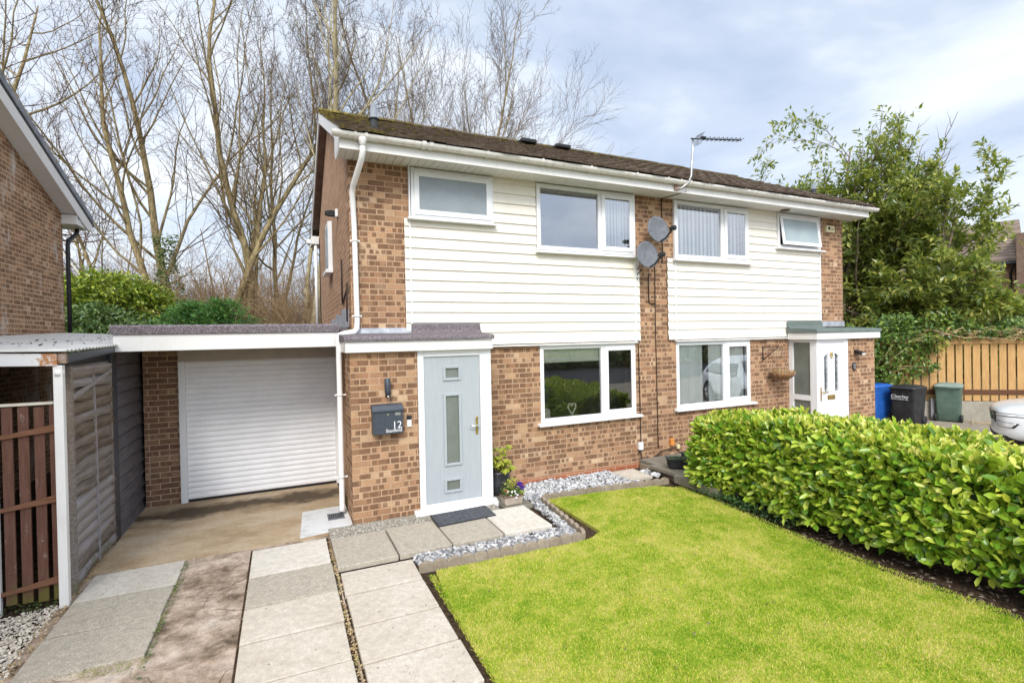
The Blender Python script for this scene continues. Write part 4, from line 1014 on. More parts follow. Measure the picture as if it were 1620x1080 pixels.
sheet('painted_patch', [(-.585,-.70),(-.53,.205),(-.10,.24),(-.003,.24),(-.003,-.50),(-.06,-.64),(-.30,-.66)], .005, M['paint_patch'], .004)
sheet('neighbour_yard', rect(-4.5, -2.51, -10.1, 6), -.03, M['soil'], .08)
sheet('garden_soil', rect(.425, 5.75, -10.1, -.001), -.035, M['soil'], .07)
sheet('next_driveway', [(5.76,-10.1),(24,-10.1),(24,-6),(15.5,-1.4),(11.0,2.4),(5.76,2.4)], -.002, M['drive'], .1)
sheet('wall_foot', rect(-.283, 1.75, -.99, -.575), .012, M['slab_edge'], .1)
LAWN = [(.485,-10),(.475,-3.4),(.50,-2.6),(.55,-2.14),(2.20,-2.19),(2.46,-2.06),(2.47,-1.2),(2.44,-.83),(3.2,-.87),(4.15,-1.03),(4.34,-1.25),(4.36,-1.7),(4.32,-2.3),(4.20,-3.0),(4.16,-3.8),(4.20,-4.6),(4.25,-10)]
sheet('lawn', LAWN, .0, M['lawn'], .09)

sheet('joint_soil', rect(-.32, .44, -10.05, -1.70), -.03, M['soil'], .05)
sheet('joint_soil', rect(-1.062, -.30, -10.05, -.80), -.006, M['soil'], .05)
def slab_set(name, slabs, gap=.007):
    root = bpy.data.objects.new(name, None); COL.objects.link(root); root['kind'] = 'structure'
    r = random.Random(len(slabs)*7+1)
    for (x0, x1, y0, y1, zt, th, mat) in slabs:
        j = lambda: r.uniform(-.006, .006); dz = r.uniform(-.003, .003); tx, ty = r.uniform(-.004, .004), r.uniform(-.004, .004)
        c = [(x0+gap+j(), y0+gap+j()), (x1-gap+j(), y0+gap+j()), (x1-gap+j(), y1-gap+j()), (x0+gap+j(), y1-gap+j())]
        mb = MB(); n = 0
        zs = [zt+dz+tx*(p[0]-x0)+ty*(p[1]-y0) for p in c]
        mb.v = [(p[0],p[1],zt-th) for p in c] + [(p[0],p[1],z) for p, z in zip(c, zs)]
        mb.f = [(0,3,2,1),(4,5,6,7),(0,1,5,4),(1,2,6,5),(2,3,7,6),(3,0,4,7)]; mb.sm = [False]*6
        mb.build('slab', M[mat], root, bevel=.006)
    return root
ys = [-.755,-1.335,-1.90,-2.47]
slab_set('driveway_paving', [(-2.385,-1.635,b,a,.012,.05,m) for a,b,m in zip(ys[:-1], ys[1:], ('slab_white','slab_grey','slab_grey'))] +
 [(-1.05,-.315,b,a,.014,.05,m) for a,b,m in zip([-.86,-1.525,-2.115,-2.65,-3.16,-3.70,-4.25,-4.85,-5.45,-6.05,-6.65,-7.25,-7.85,-8.45,-9.05], [-1.525,-2.115,-2.65,-3.16,-3.70,-4.25,-4.85,-5.45,-6.05,-6.65,-7.25,-7.85,-8.45,-9.05,-9.65], ['slab_clean','slab_grey']+['slab_path']*13)] +
 [(-2.385,-1.635,a-.6,a,.012,.05,'slab_grey') for a in (-3.6,-4.2,-4.8,-5.4,-6.0,-6.6,-7.2,-7.8)], .010)
slab_set('path', [(-.285,.42,b,a,.004,.05,'slab_path') for a,b in zip([-1.765,-2.235,-2.77,-3.255,-3.755,-4.3,-4.9,-5.5,-6.1,-6.7,-7.3,-7.9,-8.5,-9.1], [-2.235,-2.77,-3.255,-3.755,-4.3,-4.9,-5.5,-6.1,-6.7,-7.3,-7.9,-8.5,-9.1,-9.7])], .015)
slab_set('doorstep_paving', [(-.29,.29,-1.745,-.975,.045,.055,'slab_grey'),(.295,.845,-1.74,-.97,.045,.055,'slab_grey'),(.85,1.435,-1.735,-.965,.046,.055,'slab_grey'),(1.44,2.03,-1.74,-.985,.048,.06,'slab_clean'),(1.80,2.20,-.96,-.25,.02,.05,'slab_old'),(3.98,4.42,-.62,-.12,.012,.05,'slab_path')])
slab_set('raised_patio', [(4.50,5.12,-1.06,-.42,.125,.055,'slab_old'),(5.125,6.1,-1.06,-.05,.125,.055,'slab_old'),(4.62,5.12,-.415,-.05,.12,.055,'slab_old'),(4.40,5.12,-1.85,-1.065,.130,.11,'slab_old'),(5.125,6.1,-1.85,-1.065,.125,.11,'slab_old'),(4.60,6.05,-1.80,-.06,.064,.12,'edging')])

def scallop_run(pts, label, z0=-.05, h=.062):
    mb = MB(); w = .135
    for (a, b) in zip(pts[:-1], pts[1:]):
        a, b = Vector((*a, 0)), Vector((*b, 0)); L = (b-a).length; d = (b-a)/L; nrm = Vector((-d.y, d.x, 0)); n = max(1, round(L/w)); ww = L/n
        for i in range(n):
            o = a+d*(i*ww); dz = .006*sin(i*3.1)
            out = [o+Vector((0,0,z0)), o+d*ww+Vector((0,0,z0))] + [o+d*(ww/2+(ww/2)*cos(q))+Vector((0,0,h*.35+(h*.65+dz)*sin(q))) for q in [pi*k/8 for k in range(9)]]
            mb.prism([p-nrm*.022 for p in out], nrm*.044)
    return tag(mb.build('lawn_edging', M['edging'], None, bevel=.005), label, 'garden edging')
scallop_run([(.415,-2.035),(2.20,-2.10)], 'scalloped concrete edging between the doorstep gravel and the lawn')
scallop_run([(2.235,-2.07),(2.385,-.80)], 'scalloped concrete edging running from the lawn corner towards the house wall')
scallop_run([(2.42,-.755),(3.1,-.79),(4.44,-.93)], 'scalloped concrete edging along the white gravel under the window')

# gravel
ph = (1+5**.5)/2
ICO_V = np.array([(-1,ph,0),(1,ph,0),(-1,-ph,0),(1,-ph,0),(0,-1,ph),(0,1,ph),(0,-1,-ph),(0,1,-ph),(ph,0,-1),(ph,0,1),(-ph,0,-1),(-ph,0,1)], float)/1.9
ICO_F = [(0,11,5),(0,5,1),(0,1,7),(0,7,10),(0,10,11),(1,5,9),(5,11,4),(11,10,2),(10,7,6),(7,1,8),(3,9,4),(3,4,2),(3,2,6),(3,6,8),(3,8,9),(4,9,5),(2,4,11),(6,2,10),(8,6,7),(9,8,1)]
def inside(P, poly):
    x, y = P[:,0], P[:,1]; r = np.zeros(len(P), bool); n = len(poly)
    for i in range(n):
        (x0,y0),(x1,y1) = poly[i], poly[(i+1)%n]
        c = (y0 > y) != (y1 > y)
        with np.errstate(divide='ignore', invalid='ignore'): r ^= c & (x < (x1-x0)*(y-y0)/(y1-y0)+x0)
    return r
def scatter(poly, n, rng=RNG):
    a = np.array(poly); lo, hi = a.min(0), a.max(0); out = []
    while sum(map(len, out)) < n:
        p = rng.uniform(lo, hi, (n*2, 2)); out.append(p[inside(p, poly)])
    return np.concatenate(out)[:n]
def stones(name, poly, n, size, z, mat, label, pile=.02):
    p = scatter(poly, n); N = len(p)
    P = np.column_stack([p, z+RNG.uniform(-.2, 1, N)*pile])
    a, b, c = RNG.normal(0,1,(N,3)), RNG.normal(0,1,(N,3)), None
    a[:,2] *= .35; a = unit(a); c = unit(np.cross(a, b)); b = np.cross(c, a)
    s = size*RNG.uniform(.6, 1.35, N)
    tv = ICO_V*(1+RNG.uniform(-.18,.18,(12,1)))
    return tag(instance_np(name, tv, ICO_F, P, a*s[:,None], b*(s*RNG.uniform(.55,.85,N))[:,None], c*(s*RNG.uniform(.35,.6,N))[:,None], mat), label, None, None, 'stuff')
stones('gravel', [(.43,-2.01),(2.19,-2.075),(2.33,-.80),(2.21,-.80),(2.12,-1.76),(.43,-1.755)], 1900, .026, -.012, M['stone_grey'], 'grey and white slate chippings beside the doorstep slabs', .035)
stones('gravel', [(2.20,-.30),(2.6,-.02),(4.0,-.02),(3.97,-.50),(4.2,-.88),(3.1,-.765),(2.40,-.73),(2.2,-.72)], 2600, .024, -.022, M['stone_white'], 'white chippings along the foot of the house wall', .035)
stones('gravel', [(-3.3,-1.40),(-2.47,-1.24),(-2.42,-2.6),(-2.5,-3.4),(-3.4,-3.4)], 7000, .0125, -.025, M['stone_buff'], 'buff pebbles spread by the red gate', .02)
stones('gravel', [(-.28,-.99),(.85,-.98),(1.75,-.80),(1.75,-.70),(.72,-.70),(.0,-.59),(-.28,-.70)], 1500, .010, .014, M['grit'], 'grey grit between the porch and the slabs', .008)
stones('pebbles', [(4.35,-.35),(4.62,-.30),(4.62,-.60),(4.40,-.70)], 26, .045, .0, M['stone_white'], 'larger white stones beside the raised patio', .03)
# debris and moss in the joints of the drive
for lab, poly, n in (('leaf litter in the joint left of the middle strip', rect(-1.635,-1.60,-3.4,-.8), 260), ('leaf litter in the joint between drive and path', rect(-.315,-.285,-4.2,-.95), 420), ('leaf litter along the fence foot', rect(-2.47,-2.39,-3.4,-.3), 500), ('dry leaves under the red gate', rect(-3.2,-2.5,-1.32,-1.10), 260)):
    p = scatter(poly, n); P = np.column_stack([p, .006+RNG.uniform(-.01,.012,n)]); D = np.column_stack([RNG.normal(0,1,n),RNG.normal(0,1,n),RNG.normal(.2,.3,n)])
    tag(leaves('leaf_litter', P, D, np.column_stack([RNG.normal(0,.4,n),RNG.normal(0,.4,n),np.ones(n)]), RNG.uniform(.012,.03,n), RNG.uniform(.008,.018,n), M['rhodo_leaf'] if n < 300 else M['straw'], None, True), lab, None, None, 'stuff')

# moss tufts in the joints and crumbs of grit lying on the paving
for lab, poly, n in (('green moss in the joint left of the middle strip', rect(-1.66,-1.615,-2.6,-1.1), 700), ('green moss at the near edge of the left slabs', rect(-2.36,-1.7,-2.60,-2.46), 600), ('moss in the joint beside the path', rect(-.318,-.288,-3.6,-1.4), 260)):
    p = scatter(poly, n); p = p[np.sin(p[:,1]*11+p[:,0]*5)+.6*np.sin(p[:,1]*29) > .25]; k = len(p); P = np.column_stack([p, RNG.uniform(-.004,.010,k)])
    tag(leaves('moss', P, np.column_stack([RNG.normal(0,1,k),RNG.normal(0,1,k),RNG.uniform(.1,1,k)]), np.column_stack([RNG.normal(0,.5,k),RNG.normal(0,.5,k),np.ones(k)]), RNG.uniform(.006,.014,k), RNG.uniform(.004,.009,k), M['yellow_shrub_leaf'], None, True), lab, None, None, 'stuff')
stones('grit', rect(-2.3,.4,-4.0,-.75), 420, .006, .014, M['grit'], 'loose grit and crumbs lying on the drive and path', .004)
k = 60; p = scatter(LAWN_VIEW, k) if 'LAWN_VIEW' in globals() else scatter([(.6,-4.5),(.6,-2.3),(2.5,-1.9),(2.6,-1.0),(4.1,-1.2),(4.1,-4.5)], k); P = np.column_stack([p, RNG.uniform(.012,.022,k)])
tag(leaves('leaf_litter', P, np.column_stack([RNG.normal(0,1,k),RNG.normal(0,1,k),RNG.normal(.1,.3,k)]), np.column_stack([RNG.normal(0,.5,k),RNG.normal(0,.5,k),np.ones(k)]), RNG.uniform(.012,.035,k), RNG.uniform(.008,.018,k), M['bush_bark'], None, True), 'few dead leaf scraps on the lawn', None, None, 'stuff')
# grass blades
n = 200000
p = scatter([q if q[1] > -5 else (q[0], -5.6) for q in LAWN], n)
edge = [(.50,-5),(.47,-2.5),(.55,-2.1),(2.25,-2.13),(2.51,-2.0),(2.50,-.80),(4.2,-.98),(4.4,-1.3),(4.38,-2.3),(4.25,-3.2),(4.28,-5)]
p2 = scatter([(.44,-5.5),(.49,-5.5),(.52,-2.2),(.46,-2.2)], 2600); p3 = scatter([(4.12,-5),(4.10,-3.4),(4.26,-2.2),(4.30,-1.2),(4.42,-1.2),(4.40,-2.2),(4.27,-3.2),(4.30,-5)], 4500)
p = np.concatenate([p, p2, p3]); n = len(p)
clump = np.sin(p[:,0]*5.1+1.3)*np.sin(p[:,1]*4.3)+.6*np.sin(p[:,0]*13+p[:,1]*9)
P = np.column_stack([p, np.full(n, -.004)]); D = np.column_stack([RNG.normal(0,.55,n), RNG.normal(0,.55,n), np.ones(n)])
Lg = RNG.uniform(.014,.030,n)*(1+.22*clump)
tag(leaves('grass', P, D, RNG.normal(0,1,(n,3)), Lg, np.full(n,.0046), M['grass'], None, True), 'short yellow-green mown grass blades', None, None, 'stuff')

# ------------------------------------------------------------------ small things near the door
MT = thing('doormat', (1.2,-1.0,.05), 'dark rubber doormat with a woven pattern on the slabs before the grey-blue door', 'doormat')
mb = MB(); mb.prism([(.842,-1.225,.050),(1.568,-1.185,.050),(1.580,-.795,.050),(.850,-.830,.050)], (0,0,.010)); mb.build('base', M['rubber'], MT, bevel=.003)
mb = MB()
for i in range(22):
    for j in range(11):
        x, y = .872+i*.0318+(.0159 if j % 2 else 0), -1.195+i*.0016+j*.0345
        s = 1 if (i+j) % 2 else -1; d = .016
        mb.prism([(x-d,y-s*.006-.004,.0602),(x+d,y+s*.006-.004,.0602),(x+d,y+s*.006+.004,.0602),(x-d,y-s*.006+.004,.0602)], (0,0,.005))
mb.build('studs', M['dish'], MT)
DG = thing('drain_grate', (-.16,-.16,0), 'dark gully grating on the white painted patch below the downpipe', 'drain')
mb = MB(); frame_bars_xy = [(-.255,-.065,-.275,-.255),(-.255,-.065,-.08,-.06),(-.255,-.235,-.255,-.08),(-.085,-.065,-.255,-.08)]
for a,b,c,d in frame_bars_xy: mb.box(a,b,c,d,.0052,.016)
for i in range(6): mb.box(-.226+i*.024,-.214+i*.024,-.254,-.081,.0052,.012)
mb.build('bars', M['dish'], DG); mb = MB(); mb.box(-.235,-.085,-.255,-.08,.0051,.0062); mb.build('sump', M['black'], DG)

PP = thing('plant_pot', (1.965,-.33,.02), 'dark glazed round pot holding a yellow-green leafy shrub', 'plant pot')
mb = MB(); mb.lathe((1.965,-.33,.02), [(.105,0),(.135,.03),(.168,.12),(.175,.20),(.160,.27),(.165,.30),(.178,.312),(.178,.328),(.150,.330),(.145,.29)], 26); mb.build('pot', M['glazed_dark'], PP)
mb = MB(); mb.lathe((1.965,-.33,.29), [(.146,0),(.146,.006)], 20); mb.build('compost', M['soil'], PP)
FS = thing('potted_shrub', (1.965,-.33,.3), 'yellow-green hand-leaved shrub growing in the dark glazed pot', 'shrub')
mb = MB(); tips = []
for k in range(11):
    a = k*2.4; r_ = .05+.13*random.random(); h = .12+.26*random.random()
    t = Vector((1.965+r_*cos(a), -.33+r_*sin(a)-.02, .31+h)); mb.tube([(1.965+.02*cos(a),-.33+.02*sin(a),.30),(1.965+.5*r_*cos(a),-.33+.5*r_*sin(a),.31+.6*h),t], [.007,.005,.003], 5); tips.append(t)
for k in range(3):
    a = .8+k*.7; mb.tube([(1.97,-.33,.5),(1.97+.07*cos(a),-.33,.66),(1.97+.13*cos(a),-.36,.74+.02*k)], [.005,.004,.002], 4)
mb.build('stem', M['straw'], FS)
Pl, Dl, Nl = [], [], []
for t in tips:
    for rep in range(2):
        for q in range(7):
            a = -1.6+q*.53+rep*2.6+random.uniform(-.1,.1); Pl.append(t-Vector((0,0,.04*rep))); Dl.append((cos(a),sin(a)-.25,-.28+random.uniform(-.15,.15))); Nl.append((random.uniform(-.3,.3),-.25+random.uniform(-.3,.3),1))
k = len(Pl); leaves('leaves', np.array(Pl), np.array(Dl), np.array(Nl), RNG.uniform(.09,.145,k), RNG.uniform(.030,.045,k), M['fatsia_leaf'], FS)
TP = thing('planter', (1.95,-.80,.02), 'small grey-brown trough of pansies on the slab beside the door', 'planter')
mb = MB(); y0,y1 = -.87,-.72
mb.v = [(1.835,y0+.012,.022),(2.075,y0+.012,.022),(2.075,y1-.012,.022),(1.835,y1-.012,.022),(1.82,y0,.135),(2.09,y0,.135),(2.09,y1,.135),(1.82,y1,.135)]
mb.f = [(0,3,2,1),(4,5,6,7),(0,1,5,4),(1,2,6,5),(2,3,7,6),(3,0,4,7)]; mb.sm = [False]*6; mb.build('trough', M['terracotta_grey'], TP, bevel=.01)
mb = MB(); frame_bars_ = [(1.812,2.098,y0-.008,y0+.012),(1.812,2.098,y1-.012,y1+.008),(1.812,1.835,y0+.012,y1-.012),(2.075,2.098,y0+.012,y1-.012)]
for a,b,c,d in frame_bars_: mb.box(a,b,c,d,.126,.142)
mb.build('rim', M['brown_board'], TP, bevel=.004)
PF = thing('pansy_plant', (1.95,-.80,.14), 'pansies with a violet flower filling the small trough', 'flowers')
k = 420; P = np.column_stack([RNG.uniform(1.83,2.08,k), RNG.uniform(y0,y1,k), RNG.uniform(.14,.20,k)+.05*np.exp(-((np.arange(k)%7)-3)**2)]); 
leaves('leaves', P, np.column_stack([RNG.normal(0,1,k),RNG.normal(-.2,1,k),RNG.uniform(-.2,1,k)]), np.column_stack([RNG.normal(0,.4,k),RNG.normal(-.3,.4,k),np.ones(k)]), RNG.uniform(.022,.045,k), RNG.uniform(.012,.026,k), M['ivy_leaf'], PF, True)
k = 130; P = np.column_stack([1.95+RNG.normal(0,.045,k), -.80+RNG.normal(0,.03,k), RNG.uniform(.17,.33,k)])
leaves('shoots', P, np.column_stack([RNG.normal(0,1,k),RNG.normal(-.2,1,k),RNG.uniform(-.2,1,k)]), np.column_stack([RNG.normal(0,.4,k),RNG.normal(-.3,.4,k),np.ones(k)]), RNG.uniform(.03,.05,k), RNG.uniform(.016,.026,k), M['fatsia_leaf'], PF, True)
def blooms(name, c, n, s, mat, rad):
    P, D, N = [], [], []
    for i in range(n):
        q = Vector(c)+Vector((random.uniform(-rad,rad),random.uniform(-rad,rad)*.6-.02,random.uniform(-rad,rad)*.7))
        for j in range(5):
            a = j*2*pi/5+random.random(); P.append(q); D.append((cos(a),-.25,sin(a))); N.append((0,-1,.3))
    k = len(P); leaves(name, np.array(P), np.array(D), np.array(N), np.full(k,s), np.full(k,s*.95), mat, PF, True)
blooms('violet_bloom', (2.055,-.80,.245), 9, .034, M['violet_petal'], .045)
blooms('yellow_bloom', (2.075,-.83,.185), 5, .018, M['fatsia_leaf'], .03)
blooms('white_bloom', (1.93,-.86,.17), 7, .016, M['white_plastic'], .06)
blooms('pink_bloom', (1.85,-.82,.20), 4, .018, M['brick_red'], .03)

def trough(loc, rot, lab):
    r_ = thing('planter', loc, lab, 'planter', rot, 'black trough planters'); mb = MB()
    n = 24; prof = [(.80,0.),(.92,.03),(1.0,.135),(1.06,.14),(1.06,.155),(.97,.155),(.93,.10)]
    for f, z in prof:
        for k in range(n):
            q = 2*pi*k/n; ex = .55
            mb.v.append((.20*f*math.copysign(abs(cos(q))**ex, cos(q)), .095*f*math.copysign(abs(sin(q))**ex, sin(q)), z))
    for i in range(len(prof)-1):
        for k in range(n): mb.f.append((i*n+k, i*n+(k+1)%n, (i+1)*n+(k+1)%n, (i+1)*n+k)); mb.sm.append(True)
    mb.f.append(tuple(range(n))[::-1]); mb.sm.append(False); mb.f.append(tuple((len(prof)-1)*n+k for k in range(n))); mb.sm.append(False)
    mb.build('trough', M['rubber'], r_, local=True)
    k = 130; P = np.column_stack([RNG.uniform(-.17,.17,k), RNG.uniform(-.07,.07,k), np.full(k,.10)])+np.array(loc)
    c_, s_ = cos(rot), sin(rot)
    o = leaves('sprouts', P, np.column_stack([RNG.normal(0,.5,k),RNG.normal(0,.5,k),np.ones(k)]), RNG.normal(0,1,(k,3)), RNG.uniform(.03,.10,k), RNG.uniform(.006,.014,k), M['ground_leaf'], r_, True)
trough((4.79,-.80,.127), radians(-28), 'black trough planter on the raised patio, nearer the cables')
trough((5.22,-.66,.127), radians(-28), 'black trough planter half hidden by the hedge end')

# ------------------------------------------------------------------ left boundary: fence, gate, carport, neighbour
FN = thing('fence_panel', (-2.45,-.5,0), 'weathered grey waney lap fence panel beside the drive', 'fence')
mb = MB(); r = random.Random(4); ny = 15; y0, y1 = -1.06, .095
for i in range(18):
    zb = .05+i*.1085; base = len(mb.v); hgt = .132+r.uniform(-.01,.012); ph_ = r.uniform(0,6)
    for j in range(ny+1):
        y = y0+(y1-y0)*j/ny
        wv = .006*sin(y*5+ph_)+.004*sin(y*13+ph_*2); bo = .006*sin(y*4+ph_*1.7)
        edge_ = .010*sin(y*4.3+ph_)+.006*sin(y*11+ph_)
        for x, z in ((-2.416+wv+bo, zb+edge_), (-2.426+wv*.5, zb+hgt*.5), (-2.466, zb+hgt), (-2.478, zb+hgt), (-2.436+wv+bo, zb+edge_)):
            mb.v.append((x, y, z))
    for j in range(ny):
        for q in range(5):
            q2 = (q+1) % 5; mb.f.append((base+j*5+q, base+(j+1)*5+q, base+(j+1)*5+q2, base+j*5+q2)); mb.sm.append(True)
    mb.f.append(tuple(base+q for q in range(5))); mb.sm.append(False); mb.f.append(tuple(base+ny*5+q for q in range(5))[::-1]); mb.sm.append(False)
mb.build('boards', M['fence_grey'], FN)
mb = MB(); mb.prism([(-2.432,-.46,.05),(-2.432,-.435,.05),(-2.432,-.455,1.35),(-2.432,-.49,1.9),(-2.432,-.51,1.9),(-2.434,-.48,1.35)], (.020,0,0)); mb.build('batten', M['fence_grey'], FN)
mb = MB(); mb.box(-2.475,-2.405,-1.115,-1.062,-.05,2.0); mb.build('post', M['fence_grey'], FN, bevel=.006)
mb = MB(); mb.box(-2.475,-2.42,.046,.0945,-.05,1.96); mb.build('post', M['fence_grey'], FN, bevel=.006)
mb = MB(); mb.prism([(-2.423,-1.06,1.70),(-2.423,-1.06,1.745),(-2.423,.05,1.93),(-2.423,.05,1.895)], (.016,0,0)); mb.box(-2.47,-2.42,-1.06,.09,1.955,1.985); mb.build('rail', M['fence_grey'], FN)

GT = thing('gate', (-2.9,-1.2,0), 'peeling red-brown slatted timber gate with three rails', 'gate')
xs_ = [-3.46,-3.335,-3.21,-3.085,-2.96,-2.835,-2.735,-2.655,-2.575,-2.49]
xs_ = [-3.45+.102*i for i in range(10)]
for i, x in enumerate(xs_):
    mb = MB(); h = 1.68+.010*sin(i*2.1); w = .070 if i < 9 else .04
    mb.box(x, x+w, -1.215+.004*sin(i), -1.195+.004*sin(i), .03+.01*sin(i*1.3), h); mb.build('slat', M['gate_red'], GT, bevel=.004)
mb = MB(); mb.box(-3.46,-2.50,-1.225,-1.19,1.69,1.712); mb.build('cap_rail', M['bone'], GT)
for z, dz in ((1.46,.05),(.86,.03),(.17,.05)):
    mb = MB(); mb.prism([(-3.46,-1.236,z-.13),(-2.80,-1.236,z-.035),(-2.475,-1.236,z),(-2.475,-1.236,z+.062),(-2.80,-1.236,z+.0),(-3.46,-1.236,z-.09)] , (0,.016,0)); mb.build('rail', M['gate_rail'], GT, bevel=.003)
CP = thing('carport', (-3.4,0,0), 'lean-to carport with a corrugated roof and white front beam', 'carport')
mb = MB(); mb.box(-2.462,-2.398,-1.33,-1.268,-.05,2.02); mb.build('post', M['pipe'], CP, bevel=.005)
mb = MB(); mb.lathe((-2.43,-1.30,1.93), [(.037,0),(.037,.05)], 14); mb.build('post_collar', M['pipe'], CP)
mb = MB(); mb.prism([(-4.5,-1.34,2.075),(-2.43,-1.34,2.015),(-2.43,-1.34,2.118),(-4.5,-1.34,2.195)], (0,.035,0)); mb.build('front_beam', M['rusty_white'], CP, bevel=.004)
mb = MB(); mb.box(-2.428,-2.37,-1.335,-1.29,2.035,2.12); mb.build('gutter_end', M['rust_metal'], CP, bevel=.004)
mb = MB(); mb.prism([(-2.415,-1.28,2.035),(-2.415,.085,2.10),(-2.415,.085,2.165),(-2.415,-1.28,2.115)], (.03,0,0)); mb.build('side_beam', M['anthracite'], CP, bevel=.003)
mb = MB(); mb.prism([(-2.452,-1.26,1.93),(-2.452,.04,1.93),(-2.452,.04,2.14),(-2.452,-1.26,2.08)], (-.02,0,0)); mb.build('shade_fill', M['black'], CP)  # black strip added to stand for the shade under the carport roof edge
mb = MB(); mb.box(-2.90,-2.862,-1.24,-1.20,-.05,2.06); mb.build('gate_post', M['pipe'], CP, bevel=.004)
mb = MB(); nx, ny = 24, 450; y0, y1 = -1.36, 5.4
for i in range(nx+1):
    x = -4.5+(2.14)*i/nx
    for j in range(ny+1):
        y = y0+(y1-y0)*j/ny
        z = 2.180-.035*(i/nx) + (y-y0)*.0365*(1-.28*i/nx) + .009*sin(y*2*pi/.09)
        mb.v.append((x, y, z))
for i in range(nx):
    for j in range(ny):
        a = i*(ny+1)+j; mb.f.append((a, a+ny+1, a+ny+2, a+1)); mb.sm.append(True)
cr_ = mb.build('roof_sheet', M['corrugated'], CP, recalc=False); s_ = cr_.modifiers.new('thick','SOLIDIFY'); s_.thickness = .006
k = 110; P = np.column_stack([RNG.uniform(-3.6,-2.4,k), RNG.uniform(-1.2,4,k), np.zeros(k)]); P[:,2] = 2.165+(P[:,1]+1.36)*.030+.012
tag(leaves('leaf_litter', P, np.column_stack([RNG.normal(0,1,k),RNG.normal(0,1,k),RNG.normal(.3,.3,k)]), np.column_stack([RNG.normal(0,.4,k),RNG.normal(0,.4,k),np.ones(k)]), RNG.uniform(.02,.04,k), RNG.uniform(.012,.03,k), M['soil'], None, True), 'dead leaves lying on the carport roof', None, None, 'stuff')

NH = thing('neighbour_house', (-9,0,0), 'brick house at the left edge with a grey roof verge and black downpipe', 'house')
NX = -4.5; a18 = .335; AY, AZ = -.6, 6.98
rz = lambda y: AZ - abs(y-AY)*a18
mb = MB(); mb.prism([(NX,-6.8,-.2),(NX,5.6,-.2),(NX,5.6,rz(5.6)-.12),(NX,AY,AZ-.12),(NX,-6.8,rz(-6.8)-.12)], (-.3,0,0)); mb.build('gable_wall', M['brick_neighbour'], NH)
mb = MB(); mb.box(NX-8,NX-.3005,5.35,5.6,-.2,rz(5.6)-.12); mb.build('rear_wall', M['brick_neighbour'], NH)
VX = NX+.26
mb = MB(); mb.prism([(VX,AY,AZ+.07),(VX,AY,AZ+.17),(VX,6.42,rz(6.42)+.17),(VX,6.42,rz(6.42)+.07)], (-8.3,0,0)); mb.prism([(VX,AY-.003,AZ+.07),(VX,AY-.003,AZ+.17),(VX,-7.4,rz(-7.4)+.17),(VX,-7.4,rz(-7.4)+.07)], (-8.3,0,0)); ro = mb.build('roof', M['roof_grey'], NH)
mb = MB()
for i in range(24):
    y = AY+.02+i*.29; mb.prism([(VX+.012,y,rz(y)+.06),(VX+.012,y,rz(y)+.195),(VX+.012,y+.28,rz(y+.28)+.18),(VX+.012,y+.28,rz(y+.28)+.05)], (-.2,0,0))
mb.build('verge_caps', M['roof_grey'], ro, bevel=.01)
mb = MB(); mb.prism([(VX+.003,AY,AZ+.035),(VX+.003,6.4,rz(6.4)+.035),(VX+.003,6.4,rz(6.4)-.00),(VX+.003,AY,AZ-.0)], (-.02,0,0)); mb.build('drip_strip', M['black'], NH)
mb = MB(); mb.prism([(VX,AY,AZ-.001),(VX,6.35,rz(6.35)-.001),(VX,6.10,rz(6.10)-.23),(VX,5.9,rz(5.9)-.23),(VX,AY,AZ-.20)], (-.022,0,0)); mb.build('bargeboard', M['fascia'], NH)
mb = MB(); mb.prism([(NX+.001,AY,AZ-.20),(NX+.001,5.62,rz(5.62)-.20),(NX+.001,5.62,rz(5.62)-.18),(NX+.001,AY,AZ-.18)], (.236,0,0)); mb.build('verge_soffit', M['soffit'], NH)
mb = MB(); mb.box(NX-.3,VX-.023,5.601,6.15,rz(6.1)-.22,rz(6.1)-.10); mb.box(NX-.0,VX-.0225,5.55,5.6005,rz(6.1)-.22,rz(5.6)-.21); mb.build('eaves_box', M['fascia'], NH, bevel=.004)
mb = MB(); mb.tube([(NX+.10,6.02,rz(6.1)-.22),(NX+.10,6.0,rz(6.1)-.32),(NX+.06,5.72,rz(6.1)-.50),(NX+.055,5.66,rz(6.1)-.60),(NX+.055,5.66,2.3)], .036, 12); mb.build('downpipe', M['bin_black'], NH)

